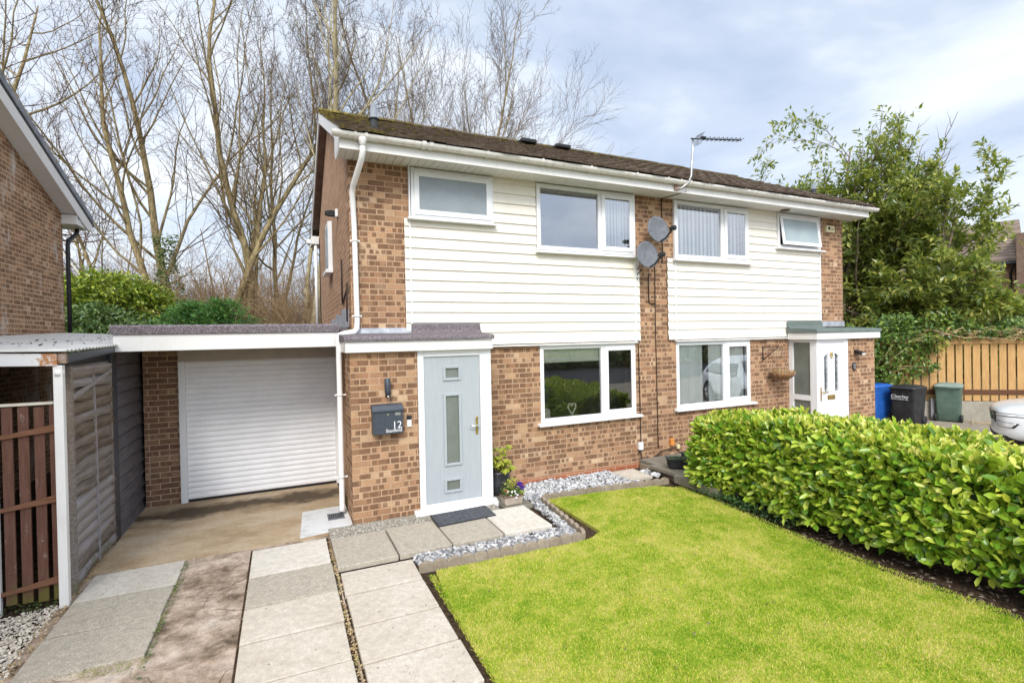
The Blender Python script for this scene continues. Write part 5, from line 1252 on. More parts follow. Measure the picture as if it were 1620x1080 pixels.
# ------------------------------------------------------------------ right side: bins, fence, car, far house
def wheelie_bin(loc, rot, bm_, lm, label, text=None, s=.87):
    root = thing('wheelie_bin', loc, label, 'wheelie bin', rot, 'wheelie bins by the fence')
    mb = MB(); prof = [(0.02,.235,.235,.27),(.04,.245,.25,.285),(.45,.262,.285,.325),(.86,.278,.315,.365),(.90,.29,.325,.375),(.93,.292,.33,.38)]
    n = 4*6
    def ring(z, hw, f, b):
        pts = []
        r_ = .05
        for cx, cy, a0 in ((hw-r_,b-r_,0),(-hw+r_,b-r_,pi/2),(-hw+r_,-f+r_,pi),(hw-r_,-f+r_,1.5*pi)):
            for k in range(6): a = a0+pi/2*k/5; pts.append((cx+r_*cos(a), cy+r_*sin(a), z))
        return pts
    for z, hw, f, b in prof: mb.v += ring(z, hw, f, b)
    for i in range(len(prof)-1):
        for k in range(n): mb.f.append((i*n+k, i*n+(k+1)%n, (i+1)*n+(k+1)%n, (i+1)*n+k)); mb.sm.append(True)
    mb.f.append(tuple(range(n))[::-1]); mb.sm.append(False); mb.f.append(tuple((len(prof)-1)*n+k for k in range(n))); mb.sm.append(False)
    for x in (-.16,0,.16): mb.box(x-.006,x+.006,-.345,-.29,.84,.93)
    sc = lambda p: Vector((p.x*s, p.y*s, p.z*s))
    mb.xform(sc); mb.build('body', M[bm_], root, local=True)
    mb = MB(); lid = [(.932,.300,.36,.39),(.955,.302,.365,.395),(.985,.28,.34,.37),(1.015,.22,.26,.30),(1.03,.12,.16,.20)]
    for z, hw, f, b in lid: mb.v += ring(z, hw, f, b)
    for i in range(len(lid)-1):
        for k in range(n): mb.f.append((i*n+k, i*n+(k+1)%n, (i+1)*n+(k+1)%n, (i+1)*n+k)); mb.sm.append(True)
    mb.f.append(tuple(range(n))[::-1]); mb.sm.append(False); mb.f.append(tuple((len(lid)-1)*n+k for k in range(n))); mb.sm.append(False)
    mb.xform(sc); lo = mb.build('lid', M[lm], root, local=True)
    mb = MB(); mb.box(-.09,.09,-.30,-.25,.995,1.02); mb.xform(sc); mb.build('lid_grip', M[bm_] if bm_ == 'bin_blue' else M['bin_black'], lo, local=True, bevel=.006)
    mb = MB(); mb.tube([(-.22,.37,.90),(-.22,.43,.93),(.22,.43,.93),(.22,.37,.90)], .014, 6); mb.xform(sc); mb.build('handle', M[bm_], root, local=True)
    for x in (-.262,.262):
        mb = MB(); q = .025 if x > 0 else -.025
        mb.lathe((x-q,.26,.105), [(.085,0),(.105,.012*(1 if x>0 else -1)),(.105,.045*(1 if x>0 else -1)),(.085,.055*(1 if x>0 else -1))], 18, 'x'); mb.xform(sc); w = mb.build('wheel', M['rubber'], root, local=True)
        mb = MB(); mb.lathe((x+q*1.3,.26,.105), [(.04,0),(.03,.006 if x>0 else -.006)], 14, 'x'); mb.xform(sc); mb.build('hub', M['bin_black'], w, local=True)
    if text:
        R_ = root_of(root)
        for nm, body, sz, z in text:
            o = text_mesh(nm, body, sz, (0, 0, 0), M['white_plastic'], root, .001, 0, 'CENTER')
            o.location = (-.05*s, -(.318+(z-.86)*.05)*s-.012, z*s); o.rotation_euler = (pi/2-.075, 0, 0)
    return root
wheelie_bin((12.42,.02,0), radians(-86), 'bin_black', 'bin_black', 'black wheelie bin lettered Chorley, between the blue and the green bin', (('council_lettering','Chorley',.105,.70),('council_strapline','Council household waste',.034,.655)))
wheelie_bin((12.25,.66,0), radians(-97), 'bin_blue', 'bin_blue', 'blue wheelie bin half hidden behind the right porch corner')
wheelie_bin((13.62,-.22,0), radians(112), 'bin_green', 'bin_green_lid', 'green wheelie bin with a paler lid, nearest the timber fence')

FD = Vector((-.78,.63,0)).normalized(); FO = Vector((14.05,-.35,0)); FNRM = Vector((-.63,-.78,0)).normalized()
def fp(s, out, z): return tuple(FO+FD*s+FNRM*out+Vector((0,0,z)))
TF = thing('timber_fence', tuple(FO), 'golden brown vertical board fence on a low concrete wall behind the bins', 'fence')
r = random.Random(9); x = -3.4
while x < 1.55:
    w = .142+r.uniform(-.008,.008); mb = MB(); h = 1.96+r.uniform(-.012,.012)
    a, b, c, d = fp(x,.0,.45), fp(x+w,.0,.45), fp(x+w,.022,.45), fp(x,.022,.45)
    mb.prism([a,b,c,d], (0,0,h-.45)); mb.build('board', M['timber'], TF, bevel=.003); x += w+.032
mb = MB(); mb.prism([fp(-3.4,.0225,.62),fp(1.0,.0225,.62),fp(1.0,.06,.62),fp(-3.4,.06,.62)], (0,0,.10)); mb.build('rail', M['timber_dark'], TF, bevel=.004)
mb = MB(); mb.prism([fp(-3.4,.0225,1.80),fp(1.9,.0225,1.80),fp(1.9,.05,1.80),fp(-3.4,.05,1.80)], (0,0,.15)); mb.build('rail', M['timber'], TF, bevel=.004)
for x in (1.62, -.9, -3.3):
    mb = MB(); mb.prism([fp(x,-.10,0),fp(x+.1,-.10,0),fp(x+.1,-.001,0),fp(x,-.001,0)], (0,0,2.0)); mb.build('post', M['timber_dark'], TF)
RW = MB(); RW.prism([fp(-3.6,-.12,-.1),fp(2.6,-.12,-.1),fp(2.6,.10,-.1),fp(-3.6,.10,-.1)], (0,0,.54)); tag(RW.build('retaining_wall', M['slab_edge'], None, bevel=.015), 'low rough concrete wall under the timber fence', 'wall')
for i, (s, lab) in enumerate(((1.02,'pale stake leaning at the fence foot between the black and green bins, left one'),(.72,'pale stake at the fence foot between the black and green bins, right one'))):
    mb = MB(); mb.prism([fp(s,.16,-.1),fp(s+.07,.16,-.1),fp(s+.07,.20,-.1),fp(s,.20,-.1)], (0,0,.62)); tag(mb.build('stake', M['fence_grey'], None), lab, 'stake', 'stakes by the bins')
mb = MB()
for i in range(26):
    c = Vector(fp(random.uniform(-1.3,.2), random.uniform(.45,.95), .015)); a = random.uniform(0,pi); L = random.uniform(.15,.5)
    mb.tube([c-Vector((cos(a),sin(a),0))*L/2, c+Vector((0,0,random.uniform(0,.05))), c+Vector((cos(a),sin(a),.05))*L/2], .007, 5)
tag(mb.build('twigs', M['straw'], None), 'dry sticks scattered on the drive below the green bin', None, None, 'stuff')

# car: body lofted through cross-sections, smoothed by subdivision
CAR = thing('car', (12.08,-3.86,-.06), 'silver-grey car parked nose-in behind the hedge at the right edge', 'car', radians(26)); CAR.scale = (.95,.95,.94)
secs = [ # y, half width, bottom z, belt z, top z, top half-width
 (2.24,.62,.36,.66,.80,.50),(2.18,.80,.30,.72,.88,.60),(2.0,.90,.27,.80,.95,.70),(1.6,.945,.25,.88,1.00,.76),(1.05,.955,.25,.93,1.06,.76),(.85,.955,.25,.94,1.10,.74),
 (.15,.955,.25,.97,1.60,.58),(-.4,.955,.25,.98,1.66,.60),(-1.3,.95,.25,.99,1.63,.58),(-1.95,.94,.27,1.0,1.50,.54),(-2.2,.92,.32,1.0,1.12,.70),(-2.3,.82,.38,.80,.92,.6)]
mb = MB(); K = 13
for y, w, zb, zs_, zt, tw in secs:
    half = [(0,zb),(w*.80,zb),(w*.97,zb+.10),(w,zb+.28 if zs_-zb > .4 else (zb+zs_)/2),(w*.985,zs_),(tw+(w-tw)*.25 if zt-zs_ < .2 else tw+.05, zt-.03 if zt-zs_ < .2 else zt-.07),(tw*.6,zt),(0,zt+.012)]
    # front plan curve: centre leads the corners
    f = lambda xx: y - (.16*(abs(xx)/.95)**2.2 if y > 1.9 else 0) + (.06*(abs(xx)/.95)**2 if y < -2.1 else 0)
    ring = [(xx, f(xx), z) for xx, z in half] + [(-xx, f(xx), z) for xx, z in half[-2:0:-1]]
    K = len(ring); mb.v += ring
for i in range(len(secs)-1):
    for k in range(K): mb.f.append((i*K+k, i*K+(k+1)%K, (i+1)*K+(k+1)%K, (i+1)*K+k)); mb.sm.append(True)
mb.f.append(tuple(range(K))); mb.sm.append(True); mb.f.append(tuple((len(secs)-1)*K+k for k in range(K))); mb.sm.append(True)
body = mb.build('body', M['car_paint'], CAR, local=True)
sb = body.modifiers.new('smooth', 'SUBSURF'); sb.levels = 3; sb.render_levels = 3
bpy.context.view_layer.update()
from mathutils.bvhtree import BVHTree
dg = bpy.context.evaluated_depsgraph_get(); ev = body.evaluated_get(dg).to_mesh()
bvh = BVHTree.FromPolygons([v.co.copy() for v in ev.vertices], [tuple(p_.vertices) for p_ in ev.polygons])
def patch(name, quad, d, mat, off=.006, n=12, m=6, parent=CAR, mirror=True, inset=None):
    """a panel laid on the bodywork: quad corners are cast onto it along d"""
    objs = []
    for sgn in ((1,-1) if mirror else (1,)):
        mb = MB(); a, b, c, e = [Vector(q) for q in quad]; D_ = Vector(d)
        for j in range(m+1):
            for i in range(n+1):
                u, v = i/n, j/m
                p = (a*(1-u)+b*u)*(1-v)+(e*(1-u)+c*u)*v
                p = Vector((p.x*sgn, p.y, p.z)); dd = Vector((D_.x*sgn, D_.y, D_.z)).normalized()
                h = bvh.ray_cast(p-dd*3, dd)
                q = h[0] - dd*off if h[0] is not None else p
                mb.v.append(tuple(q))
        for j in range(m):
            for i in range(n): f = (j*(n+1)+i, j*(n+1)+i+1, (j+1)*(n+1)+i+1, (j+1)*(n+1)+i); mb.f.append(f if sgn == 1 else f[::-1]); mb.sm.append(True)
        o = mb.build(name, M[mat], parent, local=True, recalc=False); sd = o.modifiers.new('t','SOLIDIFY'); sd.thickness = .01; sd.offset = 0; objs.append(o)
    return objs
fd_ = (.55,-1,-.0)
hl = patch('headlight', [(-.52,2.2,.742),(-.92,1.76,.760),(-.92,1.76,.816),(-.52,2.2,.795)], fd_, 'car_glass', .004)
for o in hl:
    s_ = -1 if o is hl[0] else 1
patch('headlight_lens', [(-.54,2.2,.752),(-.90,1.78,.768),(-.90,1.78,.808),(-.54,2.2,.785)], fd_, 'lamp_clear', .012)
patch('fog_light', [(-.58,2.2,.556),(-.82,1.92,.553),(-.86,1.87,.645),(-.55,2.2,.650)], fd_, 'car_glass', .004)
patch('fog_lamp', [(-.62,2.2,.565),(-.80,1.95,.562),(-.84,1.9,.636),(-.59,2.2,.640)], fd_, 'lamp_clear', .012)
patch('grille', [(-.46,2.3,.60),(.46,2.3,.60),(.50,2.3,.80),(-.50,2.3,.80)], (0,-1,0), 'car_glass', .006, mirror=False)
patch('bumper_intake', [(-.80,2.2,.30),(.80,2.2,.30),(.74,2.2,.40),(-.74,2.2,.40)], (0,-1,0), 'black', .006, n=24, mirror=False)
patch('windscreen', [(-.70,.95,1.10),(.70,.95,1.10),(.54,.25,1.53),(-.54,.25,1.53)], (0,-1,-.8), 'car_glass', .006, mirror=False)
patch('side_window', [(-1,.62,1.06),(-1,-1.75,1.06),(-1,-1.65,1.42),(-1,.22,1.50)], (1,0,-.25), 'car_glass', .006, n=20)
for sx in (-1,1):
    for y in (1.38,-1.38):
        x = sx*.86
        mb = MB(); mb.lathe((x-.10*sx,y,.355), [(.40,0),(.40,.205*sx)], 28, 'x'); mb.build('wheel_arch', M['black'], CAR, local=True)
        mb = MB(); mb.lathe((x-.12*sx,y,.335), [(.25,0),(.32,.02*sx),(.335,.06*sx),(.335,.19*sx),(.31,.232*sx),(.24,.236*sx)], 32, 'x'); w = mb.build('wheel', M['rubber'], CAR, local=True)
        mb = MB(); mb.lathe((x+.115*sx,y,.335), [(.235,0),(.225,.006*sx),(.05,.002*sx)], 32, 'x'); 
        for k in range(5):
            a = 2*pi*k/5; mb.tube([(x+.122*sx,y+.03*cos(a),.335+.03*sin(a)),(x+.124*sx,y+.22*cos(a),.335+.22*sin(a))], .022, 6)
        mb.build('rim', M['metal'], w, local=True)
mb = MB(); mb.box(-1.10,-.93,.62,.72,1.02,1.16); mb.build('mirror', M['car_paint'], CAR, local=True, bevel=.03)
mb = MB(); mb.box(.93,1.10,.62,.72,1.02,1.16); mb.build('mirror', M['car_paint'], CAR, local=True, bevel=.03)

# far brick house beyond the fence
az = radians(67.5); V_ = Vector((sin(az),cos(az),0)); T_ = Vector((-cos(az),sin(az),0))
HB_ = Vector((31.0,5.0,0))
FH = thing('distant_house', tuple(HB_), 'brick house with a brown tiled roof seen beyond the big shrub', 'house')
def hp3(l, b, z): return tuple(HB_+T_*l+V_*b+Vector((0,0,z)))
mb = MB(); mb.prism([hp3(0,0,-.1),hp3(13,0,-.1),hp3(13,6,-.1),hp3(0,6,-.1)], (0,0,5.6)); mb.build('wall', M['brick_far'], FH)
mb = MB(); mb.prism([hp3(-.3,-.45,5.35),hp3(-.3,3.2,7.7),hp3(-.3,6.6,5.4),hp3(-.3,6.6,5.2),hp3(-.3,3.2,7.5),hp3(-.3,-.45,5.2)], tuple(T_*13.6)); ro = mb.build('roof', M['roof_far'], FH)
mb = MB()
for i in range(14):
    f0, f1 = i/14, (i+1)/14; a = lambda f: (-.45+3.65*f, 5.35+2.35*f)
    (b0,z0),(b1,z1) = a(f0), a(f1); mb.prism([hp3(-.3,b0,z0+.09),hp3(-.3,b1+.02,z1+.05),hp3(-.3,b1+.02,z1+.01),hp3(-.3,b0,z0+.01)], tuple(T_*13.6))
mb.build('tile_courses', M['roof_far'], ro)
mb = MB(); mb.prism([hp3(-.35,-.56,5.16),hp3(13.4,-.56,5.16),hp3(13.4,-.46,5.16),hp3(-.35,-.46,5.16)], (0,0,.13)); mb.build('gutter', M['bin_black'], FH)
mb = MB(); mb.tube([hp3(.1,-.50,5.2),hp3(.1,-.35,5.0),hp3(.15,-.06,4.75),hp3(.15,-.06,0)], .05, 8); mb.build('downpipe', M['bin_black'], FH)
for l, z0, z1 in ((2.1,3.2,4.5),(7.0,3.2,4.5),(4.0,.9,2.2),(10.2,3.2,4.5)):
    mb = MB(); mb.prism([hp3(l,-.03,z0),hp3(l+1.5,-.03,z0),hp3(l+1.5,.0-.001,z0),hp3(l,-.001,z0)], (0,0,z1-z0)); w = mb.build('window', M['upvc'], FH)
    for q in (0,1):
        mb = MB(); a = l+.08+q*.72; mb.prism([hp3(a,-.036,z0+.1),hp3(a+.62,-.036,z0+.1),hp3(a+.62,-.031,z0+.1),hp3(a,-.031,z0+.1)], (0,0,z1-z0-.2)); mb.build('pane', M['car_glass'], w)
mb = MB(); mb.prism([hp3(-6,-.9,-.1),hp3(-.02,-.9,-.1),hp3(-.02,5,-.1),hp3(-6,5,-.1)], (0,0,6.6)); mb.build('side_wall', M['brown_board'], FH)
# ------------------------------------------------------------------ hedge
HG = thing('hedge', (4.95,-3.6,0), 'clipped glossy laurel hedge running from the house to the right edge of the lawn', 'hedge')
HX0, HX1, HY0, HY1 = 4.44, 5.50, -7.2, -1.42
def htop(x, y): return 1.075 + .05*np.sin(y*1.7+.5) + .03*np.sin(x*5+y*3.1) - .02*(y+4)
def hedge_points(n, deep):
    face = RNG.choice(4, n, p=[.43,.34,.09,.14]); u, v = RNG.uniform(0,1,n), RNG.uniform(0,1,n)
    y = HY0+(HY1-HY0)*u; x = HX0+(HX1-HX0)*v
    bul = .07*np.sin(y*2.3)+.05*np.sin(y*5.1+3*v)
    zt = htop(x, y); P = np.zeros((n,3)); N = np.zeros((n,3))
    f0 = face == 0; P[f0] = np.column_stack([HX0-.02+bul*.8-.05*np.sin(v*pi)+.10*(v>.93), y, .12+v*(zt-.12)])[f0]; N[f0] = (-1,0,.15)
    f1 = face == 1; P[f1] = np.column_stack([x, y, zt+.03*np.sin(x*9+y*7)])[f1]; N[f1] = (-.1,0,1)
    f2 = face == 2; P[f2] = np.column_stack([np.full(n,HX1), y, .15+v*(zt-.15)])[f2]; N[f2] = (1,0,.2)
    f3 = face == 3; P[f3] = np.column_stack([HX0+(HX1-HX0)*u, HY1+.05*np.sin(u*7)-.0+.06*np.sin(v*6), .10+v*(htop(HX0+u, np.full(n,HY1))-.10)])[f3]; N[f3] = (-.2,1,.2)
    P -= N*RNG.uniform(0, deep, n)[:,None]
    return P, N, face
n = 19000
P, N, face = hedge_points(n, .20)
J = RNG.normal(0,.55,(n,3))
D = unit(N*.55+J+np.array([-.15,0,.30]))
Nn = unit(N*.9+RNG.normal(0,.45,(n,3))+np.array([-.2,-.1,.55]))
leaves('foliage', P, D, Nn, RNG.uniform(.085,.145,n), RNG.uniform(.040,.066,n), M['hedge_leaf'], HG)
n = 11000
P, N, face = hedge_points(n, .06)
keep = (face == 1) | ((RNG.uniform(0,1,n) < .14) & (P[:,2] > .35)); P, N = P[keep], N[keep]; k = len(P)
P = P+N*.02
D = unit(N*.9+RNG.normal(0,.55,(k,3))+np.array([0,0,.25])); Nn = unit(RNG.normal(0,.6,(k,3))+N+np.array([-.3,-.2,.3]))
leaves('young_shoots', P, D, Nn, RNG.uniform(.055,.10,k), RNG.uniform(.026,.046,k), M['hedge_shoot'], HG)
mb = MB(); r = random.Random(3)
for i in range(34):
    y = HY0+.1+(HY1-HY0-.2)*i/33; x = 4.95+r.uniform(-.12,.12)
    for q in range(6):
        a = r.uniform(0,2*pi); mb.tube([(x,y,-.03),(x+.12*cos(a),y+.1*sin(a),.35),(x+.42*cos(a),y+.3*sin(a),.55+r.uniform(0,.42))], [.018,.012,.006], 5)
mb.build('branches', M['bush_bark'], HG)
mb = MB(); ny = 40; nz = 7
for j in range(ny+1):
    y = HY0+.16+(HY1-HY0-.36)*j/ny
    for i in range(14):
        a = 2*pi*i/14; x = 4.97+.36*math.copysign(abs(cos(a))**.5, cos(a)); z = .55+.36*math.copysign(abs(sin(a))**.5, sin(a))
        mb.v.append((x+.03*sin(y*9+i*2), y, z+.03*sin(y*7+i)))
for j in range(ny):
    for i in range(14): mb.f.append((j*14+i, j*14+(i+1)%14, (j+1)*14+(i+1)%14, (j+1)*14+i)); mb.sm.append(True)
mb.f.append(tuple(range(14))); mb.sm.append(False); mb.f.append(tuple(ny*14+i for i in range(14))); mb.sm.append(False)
mb.build('shade_core', M['rhodo_leaf'], HG)  # solid dark core added inside the hedge to block light between the leaves
# low green weeds at the hedge foot
k = 1300; y = RNG.uniform(-3.0,-1.5,k); P = np.column_stack([4.40+.05*np.sin(y*4)+RNG.uniform(-.04,.20,k)-.05*(y<-2.3), y, RNG.uniform(-.01,.10,k)])
tag(leaves('ground_cover', P, np.column_stack([RNG.normal(-.3,1,k),RNG.normal(0,1,k),RNG.uniform(0,1,k)]), np.column_stack([RNG.normal(0,.4,k),RNG.normal(0,.4,k),np.ones(k)]), RNG.uniform(.02,.045,k), RNG.uniform(.014,.03,k), M['ground_leaf'], None, True), 'small low weeds under the hedge foot', None, None, 'stuff')
k = 500; p = scatter([(4.22,-6),(4.30,-3.2),(4.42,-2.2),(4.45,-1.9),(4.9,-1.9),(4.9,-6)], k); P = np.column_stack([p, np.full(k,-.02)])
tag(leaves('leaf_litter', P, np.column_stack([RNG.normal(0,1,k),RNG.normal(0,1,k),RNG.normal(.2,.3,k)]), np.column_stack([RNG.normal(0,.4,k),RNG.normal(0,.4,k),np.ones(k)]), RNG.uniform(.02,.07,k), RNG.uniform(.015,.035,k), M['bush_bark'], None, True), 'fallen brown leaves on the soil under the hedge', None, None, 'stuff')

# ------------------------------------------------------------------ bare trees
def rot_about(v, ax, a): return v*cos(a)+ax.cross(v)*sin(a)+ax*(ax.dot(v))*(1-cos(a))
def branch(mbs, p, d, L, r0, lvl, prm, rnd, tips=None, tipr=.25):
    """one limb and, recursively, its side limbs; mbs[lvl] receives the tubes"""
    nseg = prm['seg'][lvl]; pts = [p.copy()]; dirs = [d.copy()]; rad = [r0]; st = L/nseg
    for i in range(nseg):
        w = prm['wob'][lvl]
        d = (d + Vector((rnd.gauss(0,w), rnd.gauss(0,w), rnd.gauss(0,w))) + Vector((0,0,prm['up'][lvl]))).normalized()
        p = p+d*st; pts.append(p.copy()); dirs.append(d.copy()); rad.append(r0*(1-(1-tipr)*((i+1)/nseg)))
    mbs[lvl].tube(pts, rad, prm['sides'][lvl], cap=False, smooth=True)
    if tips is not None and lvl >= prm['leaf_from']:
        for i in range(1, len(pts)): tips.append((pts[i], dirs[i], lvl))
    if lvl+1 < len(prm['n']) + 1 and lvl < prm['max']:
        n = prm['n'][lvl]; f0 = (.26,.18,.15)[lvl]
        for k in range(n):
            f = f0+(1-f0)*(k+rnd.uniform(.1,.9))/n
            i = min(int(f*nseg), nseg-1); t = f*nseg-i
            q = pts[i].lerp(pts[i+1], t); dd = dirs[i+1]
            ax = dd.cross(Vector((rnd.gauss(0,1),rnd.gauss(0,1),rnd.gauss(0,1)))).normalized()
            nd = rot_about(dd, ax, radians(prm['ang'][lvl])*rnd.uniform(.65,1.3))
            branch(mbs, q, nd, L*prm['len'][lvl]*(1-prm['taper'][lvl]*f)*rnd.uniform(.7,1.2), max(rad[i]*prm['rad'][lvl], .0075), lvl+1, prm, rnd, tips, tipr)
PRM = {
 'tall': dict(max=3, n=[17,12,8], seg=[16,10,6,3], wob=[.075,.10,.15,.2], up=[.03,.13,.11,.07], sides=[9,5,3,3], ang=[37,42,44], len=[.50,.36,.34], taper=[.62,.45,.3], rad=[.42,.48,.55], leaf_from=9),
 'spread': dict(max=3, n=[15,10,8], seg=[11,9,6,3], wob=[.08,.12,.17,.2], up=[.02,.05,.05,.04], sides=[8,5,3,3], ang=[48,42,40], len=[.58,.48,.46], taper=[.5,.35,.3], rad=[.5,.52,.55], leaf_from=9),
 'thin': dict(max=2, n=[15,8], seg=[14,7,4], wob=[.10,.14,.18], up=[.02,.06,.05], sides=[7,4,3], ang=[42,42], len=[.36,.45], taper=[.5,.4], rad=[.38,.5], leaf_from=9),
 'dome': dict(max=3, n=[26,11,8], seg=[9,8,5,3], wob=[.05,.07,.11,.13], up=[.02,.04,.04,.03], sides=[7,5,3,3], ang=[50,32,32], len=[.62,.46,.44], taper=[.42,.35,.3], rad=[.42,.5,.55], leaf_from=9),
}
def bare_tree(base, stems, style, label, bark, twig, seed, name='bare_tree', group=None):
    """stems: (lean direction, length, radius, offset)"""
    rnd = random.Random(seed); root = thing(name, base, label, 'tree', group=group); prm = PRM[style]
    T, C = MB(), MB(); mbs = [T, T if prm['max'] == 3 else C, C, C]
    for d, L, r0, off in stems:
        L *= 1.16; r0 *= .80
        b = Vector(base)+Vector(off); T.lathe((b.x,b.y,b.z-.15), [(r0*1.5,0),(r0*1.18,.3),(r0,.75)], prm['sides'][0])
        branch(mbs, b+Vector((0,0,.5)), Vector(d).normalized(), L, r0, 0, prm, rnd, tipr=.12)
    T.build('trunk', M[bark], root, recalc=False); C.build('crown', M[twig], root, recalc=False)
    return root
TG = 'bare trees of the wood behind the houses'
bare_tree((-4.15,16.6,-.1), [((-.30,-.05,1),14.5,.20,(-.25,0,0)),((-.02,.05,1),16,.24,(.25,.2,0)),((.20,0,1),15.5,.21,(.6,0,0)),((-.50,0,1),11,.13,(-.45,.1,0))], 'tall', 'broad bare tree whose several stems spread from an ivied base, left of centre', 'bark', 'twig', 21, group=TG)
bare_tree((-2.15,17.2,-.1), [((.03,0,1),16.5,.23,(0,0,0)),((.20,.05,1),13.5,.14,(.25,.1,0))], 'tall', 'bare tree with a dark mossy trunk rising above the green conifer shrub', 'bark', 'twig', 22, group=TG)
bare_tree((.10,15.0,-.1), [((.01,0,1),17.0,.22,(0,0,0)),((.13,.0,1),11,.10,(.12,.1,3.8))], 'tall', 'tall pale smooth-trunked bare tree just left of the house gable', 'bark_pale', 'twig_grey', 23, group=TG)
bare_tree((-6.9,20.4,-.1), [((.05,0,1),13.5,.15,(0,0,0))], 'thin', 'slender crooked pale tree standing alone left of the many-stemmed tree', 'bark_pale', 'twig', 24, group=TG)
bare_tree((-9.4,14.6,-.1), [((-.03,0,1),13.5,.24,(0,0,0)),((-.22,.1,1),12,.17,(-.4,0,0))], 'spread', 'reddish-twigged spreading tree above the neighbouring roof at the left edge', 'bark', 'twig_red', 25, group=TG)
bare_tree((-1.0,19.2,-.1), [((-.05,0,1),12.5,.17,(0,0,0)),((.35,0,1),8,.11,(.1,0,2.6))], 'spread', 'forked bare tree between the dark mossy trunk and the pale trunk', 'bark', 'twig_grey', 26, group=TG)
bare_tree((2.4,19.0,-.1), [((.10,0,1),15.8,.16,(0,0,0)),((-.12,0,1),15,.13,(-.2,.1,0))], 'tall', 'thin twin-stemmed bare tree directly behind the left end of the roof', 'bark', 'twig_grey', 27, group=TG)
bare_tree((4.6,18.2,-.1), [((-.16,0,1),16.0,.17,(-.2,0,0)),((.10,0,1),16.0,.17,(.2,0,0)),((.34,.1,1),15,.13,(.35,0,0))], 'tall', 'fan-shaped bare tree with three stems rising behind the middle of the left roof', 'bark', 'twig_grey', 28, group=TG)
bare_tree((6.3,17.8,-.1), [((-.10,0,1),16.2,.18,(0,0,0)),((.18,0,1),15.6,.16,(.2,0,0)),((-.34,0,1),13.5,.12,(-.2,0,0))], 'tall', 'fan-shaped bare tree behind the roof, next to the rounded fine-twigged one', 'bark', 'twig_grey', 29, group=TG)
bare_tree((9.3,18.0,-.1), [((0,0,1),11.8,.2,(0,0,0)),((.16,0,1),11.2,.14,(.3,0,0)),((-.18,0,1),11.4,.14,(-.3,0,0))], 'dome', 'rounded fine-twigged bare tree, rightmost above the roof', 'bark', 'twig', 30, group=TG)
bare_tree((-3.2,25.0,-.1), [((-.02,0,1),15,.2,(0,0,0)),((.15,0,1),13,.14,(.3,0,0))], 'tall', 'farther bare tree behind the many-stemmed one', 'bark', 'twig', 32, group=TG)
bare_tree((-9.2,24.5,-.1), [((.1,0,1),9.5,.14,(0,0,0))], 'spread', 'low spreading bare tree beside the black downpipe of the neighbouring house', 'bark', 'twig_red', 34, group=TG)
bare_tree((-4.9,16.0,-.1), [((-.02,0,1),7.2,.07,(0,0,0))], 'thin', 'thin white-barked young tree at the foot of the many-stemmed tree', 'bone', 'twig_grey', 35, group=TG)

# thicket of bare undergrowth under the trees, and the wood farther back
rnd = random.Random(5); mb = MB()
pl = dict(max=2, n=[8,5], seg=[5,4,3], wob=[.16,.2,.22], up=[.0,.03,.02], sides=[4,3,3], ang=[42,45], len=[.55,.5], taper=[.3,.3], rad=[.5,.55], leaf_from=9)
for i in range(850):
    d_ = rnd.uniform(18.5,30); px = rnd.uniform(60,540); 
    xx = -.7153+ (.416*d_) + .909*(px-810)/794*d_; yy = -6.7265+.909*d_-.416*(px-810)/794*d_
    if yy < 9: continue
    branch([mb]*3, Vector((xx,yy,-.1)), Vector((rnd.gauss(0,.5),rnd.gauss(0,.5),1)).normalized(), rnd.uniform(2.4,5.6), rnd.uniform(.014,.036), 0, pl, rnd, tipr=.25)
tag(mb.build('undergrowth', M['thicket'], None, recalc=False), 'tangle of bare brown undergrowth below the trees', None, None, 'stuff')
mb = MB()
pw = dict(max=2, n=[12,7], seg=[8,5,3], wob=[.05,.12,.15], up=[.02,.07,.05], sides=[5,3,3], ang=[42,42], len=[.40,.42], taper=[.5,.4], rad=[.4,.5], leaf_from=9)
for i in range(150):
    d_ = rnd.uniform(31,60); px = rnd.uniform(60,620)
    xx = -.7153+ (.416*d_) + .909*(px-810)/794*d_; yy = -6.7265+.909*d_-.416*(px-810)/794*d_
    branch([mb]*3, Vector((xx,yy,-.1)), Vector((rnd.gauss(0,.08),0,1)).normalized(), rnd.uniform(5,10), rnd.uniform(.07,.16), 0, pw, rnd, tipr=.15)
tag(mb.build('woodland', M['thicket'], None, recalc=False), 'far part of the bare wood seen between the nearer trunks', None, None, 'stuff')

